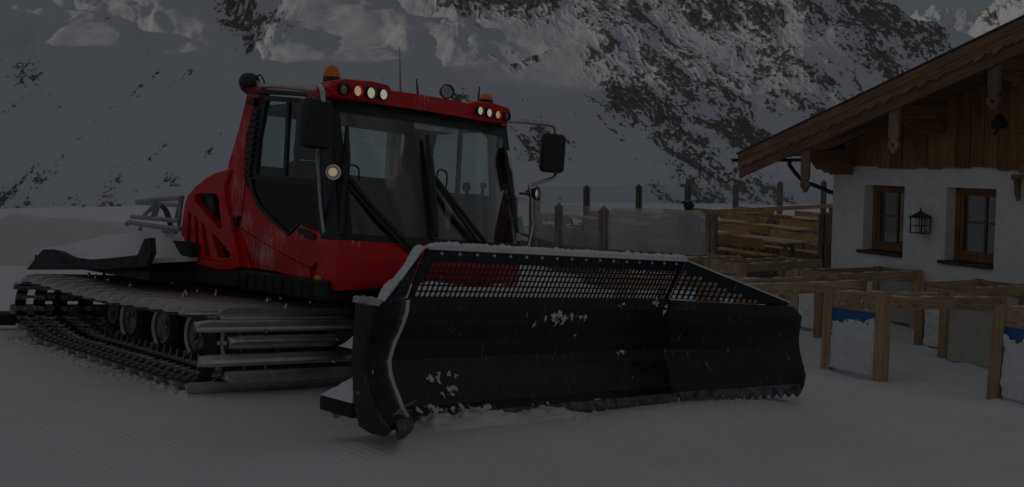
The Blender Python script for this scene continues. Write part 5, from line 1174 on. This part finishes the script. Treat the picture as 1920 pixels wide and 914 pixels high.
# perforated top panels
def grille(name, fn, ncol, rows, keep, w_, h_, border_fn, parent, m=BLADE):
    """fn(u, v) -> front point (u in columns, v in rows)"""
    mb = MB(); off = Vector((-.012, 0, 0))
    def quad(pts):
        P = [Vector(fn(*q)) for q in pts]; n = len(P); mb.add([tuple(p) for p in P] + [tuple(p + off) for p in P], [tuple(range(n)), tuple(range(n, 2 * n))[::-1]])
    for i in range(ncol):
        for j in range(rows):
            if not border_fn(i, j): continue
            if not keep(i, j): quad([(i, j), (i + 1, j), (i + 1, j + 1), (i, j + 1)]); continue
            hole = rrect(i + (1 - w_) / 2, j + (1 - h_) / 2, i + (1 + w_) / 2, j + (1 + h_) / 2, .13, 1)
            cell = [(i + 1, j + 1), (i + .5, j + 1), (i, j + 1), (i, j + .5), (i, j), (i + .5, j), (i + 1, j), (i + 1, j + .5)]
            # hole has 8 points: pair each with the outer ring
            F0 = [Vector(fn(*q)) for q in hole]; O0 = [Vector(fn(*q)) for q in [(i + 1, j + 1)] * 1 + [(i + .5, j + 1), (i, j + 1), (i, j + .5), (i, j), (i + .5, j), (i + 1, j), (i + 1, j + .5)]]
            hole_r = F0; n = 8
            # hole order: start at right-top corner going round; outer ring in the same direction
            outer = [Vector(fn(*q)) for q in [(i + 1, j + .75), (i + .75, j + 1), (i + .25, j + 1), (i, j + .75), (i, j + .25), (i + .25, j), (i + .75, j), (i + 1, j + .25)]]
            cs = [Vector(fn(*q)) for q in [(i + 1, j + 1), (i, j + 1), (i, j), (i + 1, j)]]
            vs = [tuple(p) for p in hole_r] + [tuple(p) for p in outer] + [tuple(p) for p in cs]
            vs += [tuple(Vector(p) + off) for p in vs]; N_ = 20; fs4 = []
            for k in range(8):
                a, b = k, (k + 1) % 8; fs4 += [(a, b, 8 + b, 8 + a), (N_ + a, N_ + 8 + a, N_ + 8 + b, N_ + b), (a, N_ + a, N_ + b, b)]
            for c, (a, b) in enumerate(((0, 1), (2, 3), (4, 5), (6, 7))): fs4 += [(8 + a, 16 + c, 8 + b), (N_ + 8 + a, N_ + 8 + b, N_ + 16 + c)]
            mb.add(vs, fs4)
    return mb.build(name, m, parent)
ZG0, ZG1 = .978, 1.335
NR = 8; NC = 62
def gx_at(z): return 2.05 + (2.22 - 2.05) * (z - ZG0) / (ZG1 - ZG0)
def fc(u, v):
    z = ZG0 + (ZG1 - ZG0) * v / NR; yl = YL + .01 + .0 * v; yr = YR - .015 - .0 * v
    k = v / NR; return (gx_at(z), yl + (yr - yl) * u / NC, z)
grille('grille_panel', fc, NC, NR, lambda i, j: 0 <= j <= 5 and (1 <= i <= NC - 2) and not (j > 2 and i < 2), .80, .76, lambda i, j: True, PB)
def fw(sgn):
    Yh, Yt = (YR + .012, TR) if sgn > 0 else (YL - .012, TL); n = 20
    def g(u, v):
        s = u / n; z = ZG0 + .003 + (ZG1 - ZG0) * v / NR; zt = ZG1 + (1.02 - ZG1) * s; z = min(z, zt); b = ZG0 + .008 * s
        return (gx_at(z) + .74 * s, Yh + (Yt - Yh) * s, max(z, b))
    return g
for sg in (1, -1):
    n = 20
    grille('wing_grille', fw(sg), n, NR, lambda i, j: 0 <= j <= 5 and 0 <= i <= 15 and (j + 2.4) < NR * (1 - (i + 1) / n * .9), .78, .74, lambda i, j: j < NR * (1 - i / n * .88) + .3, PB)
for k in range(17):
    y = YL + .16 + k * (YR - YL - .3) / 16; MB().lathe([(0, .015), (.008, .014), (.012, .0)], (gx_at(1.305), y, 1.305), (1, 0, .4), 8).build('bolt', simple('frosted_bolt', (.6, .6, .6), .6) if k == 0 else bpy.data.materials['frosted_bolt'], PB)
# end plates
for Yt, sg, prof_ in ((TL, -1, TPp), (TR, 1, TPr)):
    fr_e = [(x, z) for z, x in prof_]; bk = [(2.56, .98), (2.55, .63), (2.61, .33), (2.68, .22), (2.80, .20), (2.93, .205)]
    MB().plate([fr_e + bk], lambda u, v, t, Yt=Yt, sg=sg: (u, Yt + sg * t, v), .002, .035).build('end_plate', BLADE, PB, bevel=.004)
# serrated cutting edges
def cutting(p0, p1, n, name):
    p0, p1 = Vector(p0), Vector(p1); m_ = MB(); up0, dn0 = [], []
    for i in range(n * 4 + 1):
        t = i / (n * 4); q = p0.lerp(p1, t); up0.append(q + Vector((-.015, 0, .07))); dn0.append(q + Vector((.02, 0, -.040 + .036 * abs(((i / 4) % 1) * 2 - 1) ** 1.4 * 1.5)))
    a = [[u, d] for u, d in zip(up0, dn0)]; b = [[u + Vector((-.018, 0, 0)), d + Vector((-.018, 0, 0))] for u, d in zip(up0, dn0)]
    m_.grid(a).grid(b).grid([[r[1] for r in a], [r[1] for r in b]]).grid([[r[0] for r in a], [r[0] for r in b]]); return m_.build(name, simple('worn_edge_steel', (.10, .115, .125), .5, .4, .5, 14, .01) if 'worn_edge_steel' not in bpy.data.materials else bpy.data.materials['worn_edge_steel'], PB)
cutting((2.215, YL + .01, .075), (2.215, YR - .01, .075), 38, 'cutting_edge'); cutting((2.225, YR + .01, .08), (2.99, TR - .02, .23), 15, 'cutting_edge'); cutting((2.99, TL + .02, .23), (2.225, YL - .01, .08), 15, 'cutting_edge')
# push frame, cylinders, wing skid with its snow
for y in (1.35, 2.85): MB().bar((.2, y, .45), (1.80, y, .42), .16, .18).build('push_arm', UNDER, PB)
for y in (1.75, 2.45): MB().tube([(.45, y, .80), (1.2, y, .72)], .05, 12).tube([(1.2, y, .72), (1.84, y, .68)], .028, 10).build('lift_cylinder', STEEL, PB, smooth=True)
for y in (.9, 1.6, 2.6, 3.3): MB().hexa([(1.66, y, .20), (1.90, y, .20), (1.90, y + .03, .20), (1.66, y + .03, .20), (1.66, y, .62), (1.79, y, .62), (1.79, y + .03, .62), (1.66, y + .03, .62)]).build('back_rib', BLADE, PB)
MB().box((2.20, -.19, .25), (2.57, -.02, .345)).build('wing_skid', UNDER, PB, bevel=.012); MB().lathe([(0, .022), (.03, .03), (.05, .02)], (2.30, -.12, .21), (0, 0, 1), 8).build('skid_bolt', STEEL, PB)
w_ = MB(); P = []
for i in range(16):
    t = i / 15; x = 2.205 + t * .36; h_ = .012 + .20 * t + .012 * mnoise(Vector((t * 6, 1, 1)))
    P.append([(x, -.188, .347), (x, -.17, .347 + h_ * .8), (x, -.10, .347 + h_), (x, -.04, .347 + h_ * .95), (x, -.025, .347)])
w_.grid(P); w_.add([p for p in P[0]], [(0, 1, 2, 3, 4)]); w_.add([p for p in P[-1]], [(0, 1, 2, 3, 4)]); w_.build('skid_snow', SNOW, PB, smooth=True)
# snow lying on the push frame behind the plough
P = []
for i in range(26):
    x = 1.0 + .78 * i / 25; r = []
    for j in range(60):
        y = .75 + 2.9 * j / 59; k = math.sin(math.pi * i / 25) ** .5 * min(1, min(j, 59 - j) / 6)
        r.append((x, y, .50 + k * (.53 + .07 * mnoise(Vector((x * 3, y * 3, 7))) + .03 * mnoise(Vector((x * 11, y * 11, 7))))))
    P.append(r)
MB().grid(P).build('frame_snow', SNOW, PB, smooth=True)
# snow lying on the top edge, on the wings and in the fold
def ridge_snow(pts, wd, hfun, name, seed, parent=PB, dx=(-.06, .03)):
    P = []; n = len(pts)
    for i, p in enumerate(pts):
        h_ = hfun(i / (n - 1)) * (1 + .45 * mnoise(Vector((i * .23, seed, 0))) + .3 * mnoise(Vector((i * .9, seed, 5)))); h_ = max(h_, .004); x, y, z = p; j = .006 * mnoise(Vector((i * .8, 3, seed)))
        P.append([(x + dx[1] + j, y, z - .006), (x + dx[1] + .006 + j, y, z + h_ * .55), (x + (dx[0] + dx[1]) / 2 + j, y, z + h_), (x + dx[0], y, z + h_ * .7), (x + dx[0] - .005, y, z - .004)])
    m_ = MB().grid(P); m_.add(P[0], [(0, 1, 2, 3, 4)]); m_.add(P[-1], [(0, 1, 2, 3, 4)]); return m_.build(name, SNOW, parent, smooth=True)
ridge_snow([(2.215, YL + .03 + (YR - YL - .06) * i / 220, ZG1) for i in range(221)], .1, lambda t: .050 * min(1, t * 30 + .3), 'snow_cap', 3)
for sg in (1, -1):
    Yh, Yt = (YR + .02, TR) if sg > 0 else (YL - .02, TL)
    ridge_snow([(gx_at(ZG1 + (1.02 - ZG1) * s) + .74 * s - .004, Yh + (Yt - Yh) * s, ZG1 + (1.02 - ZG1) * s - .004) for s in np.linspace(.0, 1, 70)], .06, lambda t, sg=sg: (.014 if sg > 0 else .05 * max(0, math.sin(t * 9 + .4)) ** .7), 'snow_cap', 8 + sg, dx=(-.05, .016) if sg > 0 else (-.07, .012))
    ridge_snow([(2.74 - .2 * s, Yt + sg * .02, .985) for s in np.linspace(0, 1, 14)], .06, lambda t: .045, 'snow_cap', 12 + sg, dx=(-.03, .05))
# snow streak in the left fold
P = []
for i, (z, x) in enumerate([(z, np.interp(z, [q[0] for q in HP], [q[1] for q in HP])) for z in np.linspace(.14, .96, 60)]):
    n_ = mnoise(Vector((i * .25, 2, 2))) * .012; wL, wR = .035 + n_, .020 + n_
    yl = YLz(z); P.append([(x + .028 + .004, yl - wL, z), (x + .02, yl - .008, z), (x + .024 + .006 * n_, yl + .006, z), (x + .003, yl + wR, z)])
MB().grid(P).build('fold_snow', SNOW, PB, smooth=True)
# snow smeared on the blade: thin ragged crusts
def bx(y, z):
    x = float(np.interp(z, [a for a, b in HP] + [1.33], [b for a, b in HP] + [2.22])); return x + max(0, y - YRz(z)) * 1.0
def patch(px, py, w_, h_, thr, seed):
    c = Vector(VXp(px, py, 2.0)); c = Vector(VXp(px, py, bx(c.y, c.z))); nx, nz = max(6, int(w_ / .006)), max(6, int(h_ / .006)); idx = {}; vs = []; ok = {}
    for i in range(nx + 1):
        for j in range(nz + 1):
            u, v = i / nx * 2 - 1, j / nz * 2 - 1; y, z = c.y + u * w_ / 2, c.z + v * h_ / 2
            n0 = mnoise(Vector((y * 22, z * 16, seed))) + .7 * mnoise(Vector((y * 60, z * 40, seed))) + .4 * mnoise(Vector((y * 9, z * 9, seed)))
            d = n0 - thr - .9 * (u * u + v * v) ** 1.5; ok[i, j] = d > 0; idx[i, j] = len(vs); vs.append((bx(y, z) + .002 + .018 * min(1, max(0, d) * 1.4), y, z))
    fs = [(idx[i, j], idx[i + 1, j], idx[i + 1, j + 1], idx[i, j + 1]) for i in range(nx) for j in range(nz) if ok[i, j] and ok[i + 1, j] and ok[i + 1, j + 1] and ok[i, j + 1]]
    if fs: m_ = MB(); m_.add(vs, fs); m_.build('stuck_snow', SNOW, PB, smooth=True)['kind'] = 'stuff'
for k, q in enumerate(((1045, 597, .42, .17, -.2), (1095, 597, .24, .12, -.05), (1008, 606, .2, .12, .1), (1082, 629, .14, .06, -.1), (830, 709, .42, .12, -.15), (850, 735, .3, .10, -.1), (1162, 661, .14, .06, -.2), (1296, 574, .14, .09, -.3), (1258, 580, .12, .16, -.1), (1165, 573, .12, .08, -.05),
                       (815, 772, .34, .10, -.35), (870, 771, .38, .09, -.35), (920, 768, .3, .08, -.2), (1020, 760, .3, .05, -.1), (1130, 752, .3, .04, -.1), (1210, 748, .3, .04, -.05), (985, 597, .05, .16, -.05), (870, 625, .5, .06, .25), (1190, 706, .5, .05, .3))): patch(*q, k * 2.3)
# dry grass caught on the left wing
dg = MB()
for k in range(7):
    b = Vector((2.93, -.14, .33)); a = rnd.uniform(-.2, 1.1); e = b + Vector((.05, .16 * rnd.random() + .03, .10 * math.sin(a) + .02)); dg.tube([b, (b + e) / 2 + Vector((.01, 0, .02)), e], .0022, 4)
dg.build('dry_grass', simple('straw', (.35, .25, .12), .9), PB)['kind'] = 'stuff'
# ------------------------------------------------------------------ loose snow pushed up in front of the plough
hp = MB(); P = []
VM = np.array(VEH)
def gl(x, y):
    """vehicle x, y -> world point on the ground"""
    q = VEH @ Vector((x, y, 0)); return Vector((q.x, q.y, float(ground_z(q.x, q.y))))
for i in range(150):
    t = i / 149; y = .35 + t * 2.15; r = []
    for j in range(20):
        v = j / 19; x = 2.02 + v * .62; amp = math.sin(math.pi * min(1, v * 1.02)) ** .8 * (1 - t ** 3) * min(1, (1 - t) * 5) * min(1, t * 8); q = gl(x, y)
        h_ = amp * (.10 + .06 * mnoise(Vector((y * 3, x * 3, 1))) + .05 * mnoise(Vector((y * 11, x * 11, 2))) + .03 * mnoise(Vector((y * 28, x * 28, 2))))
        r.append((q.x, q.y, q.z - .012 + max(0, h_)))
    P.append(r)
hp.grid(P).build('snow_heap', SNOW, None, smooth=True)['kind'] = 'structure'
lumps = MB()
def crumb(q, r_):
    vs = []
    for n_, zz, rr in ((6, .0, .95), (6, .45, 1.0), (6, .85, .6)):
        for k in range(n_): a = 2 * math.pi * k / n_ + zz; w = r_ * rr * (.75 + .5 * rnd.random()); vs.append((q.x + w * math.cos(a), q.y + w * math.sin(a), q.z - .3 * r_ + r_ * zz * 1.1))
    vs.append((q.x, q.y, q.z + r_ * .78)); fs = [(i * 6 + k, i * 6 + (k + 1) % 6, (i + 1) * 6 + (k + 1) % 6, (i + 1) * 6 + k) for i in range(2) for k in range(6)] + [(12 + k, 12 + (k + 1) % 6, 18) for k in range(6)]
    lumps.add(vs, fs)
for k in range(260):
    y = rnd.uniform(.3, 4.6); x = 2.25 + abs(rnd.gauss(0, .22)) + (max(0, y - 3.5) * .8 if y > 3.5 else 0); crumb(gl(x, y), .005 + .020 * rnd.random() ** 3)
for k in range(420):                                              # crumbs along the outside of the track
    crumb(gl(rnd.uniform(-4.3, .1), rnd.gauss(-.05, .05)), .008 + .030 * rnd.random() ** 3)
lumps.build('snow_crumbs', SNOW, None, smooth=True)['kind'] = 'stuff'
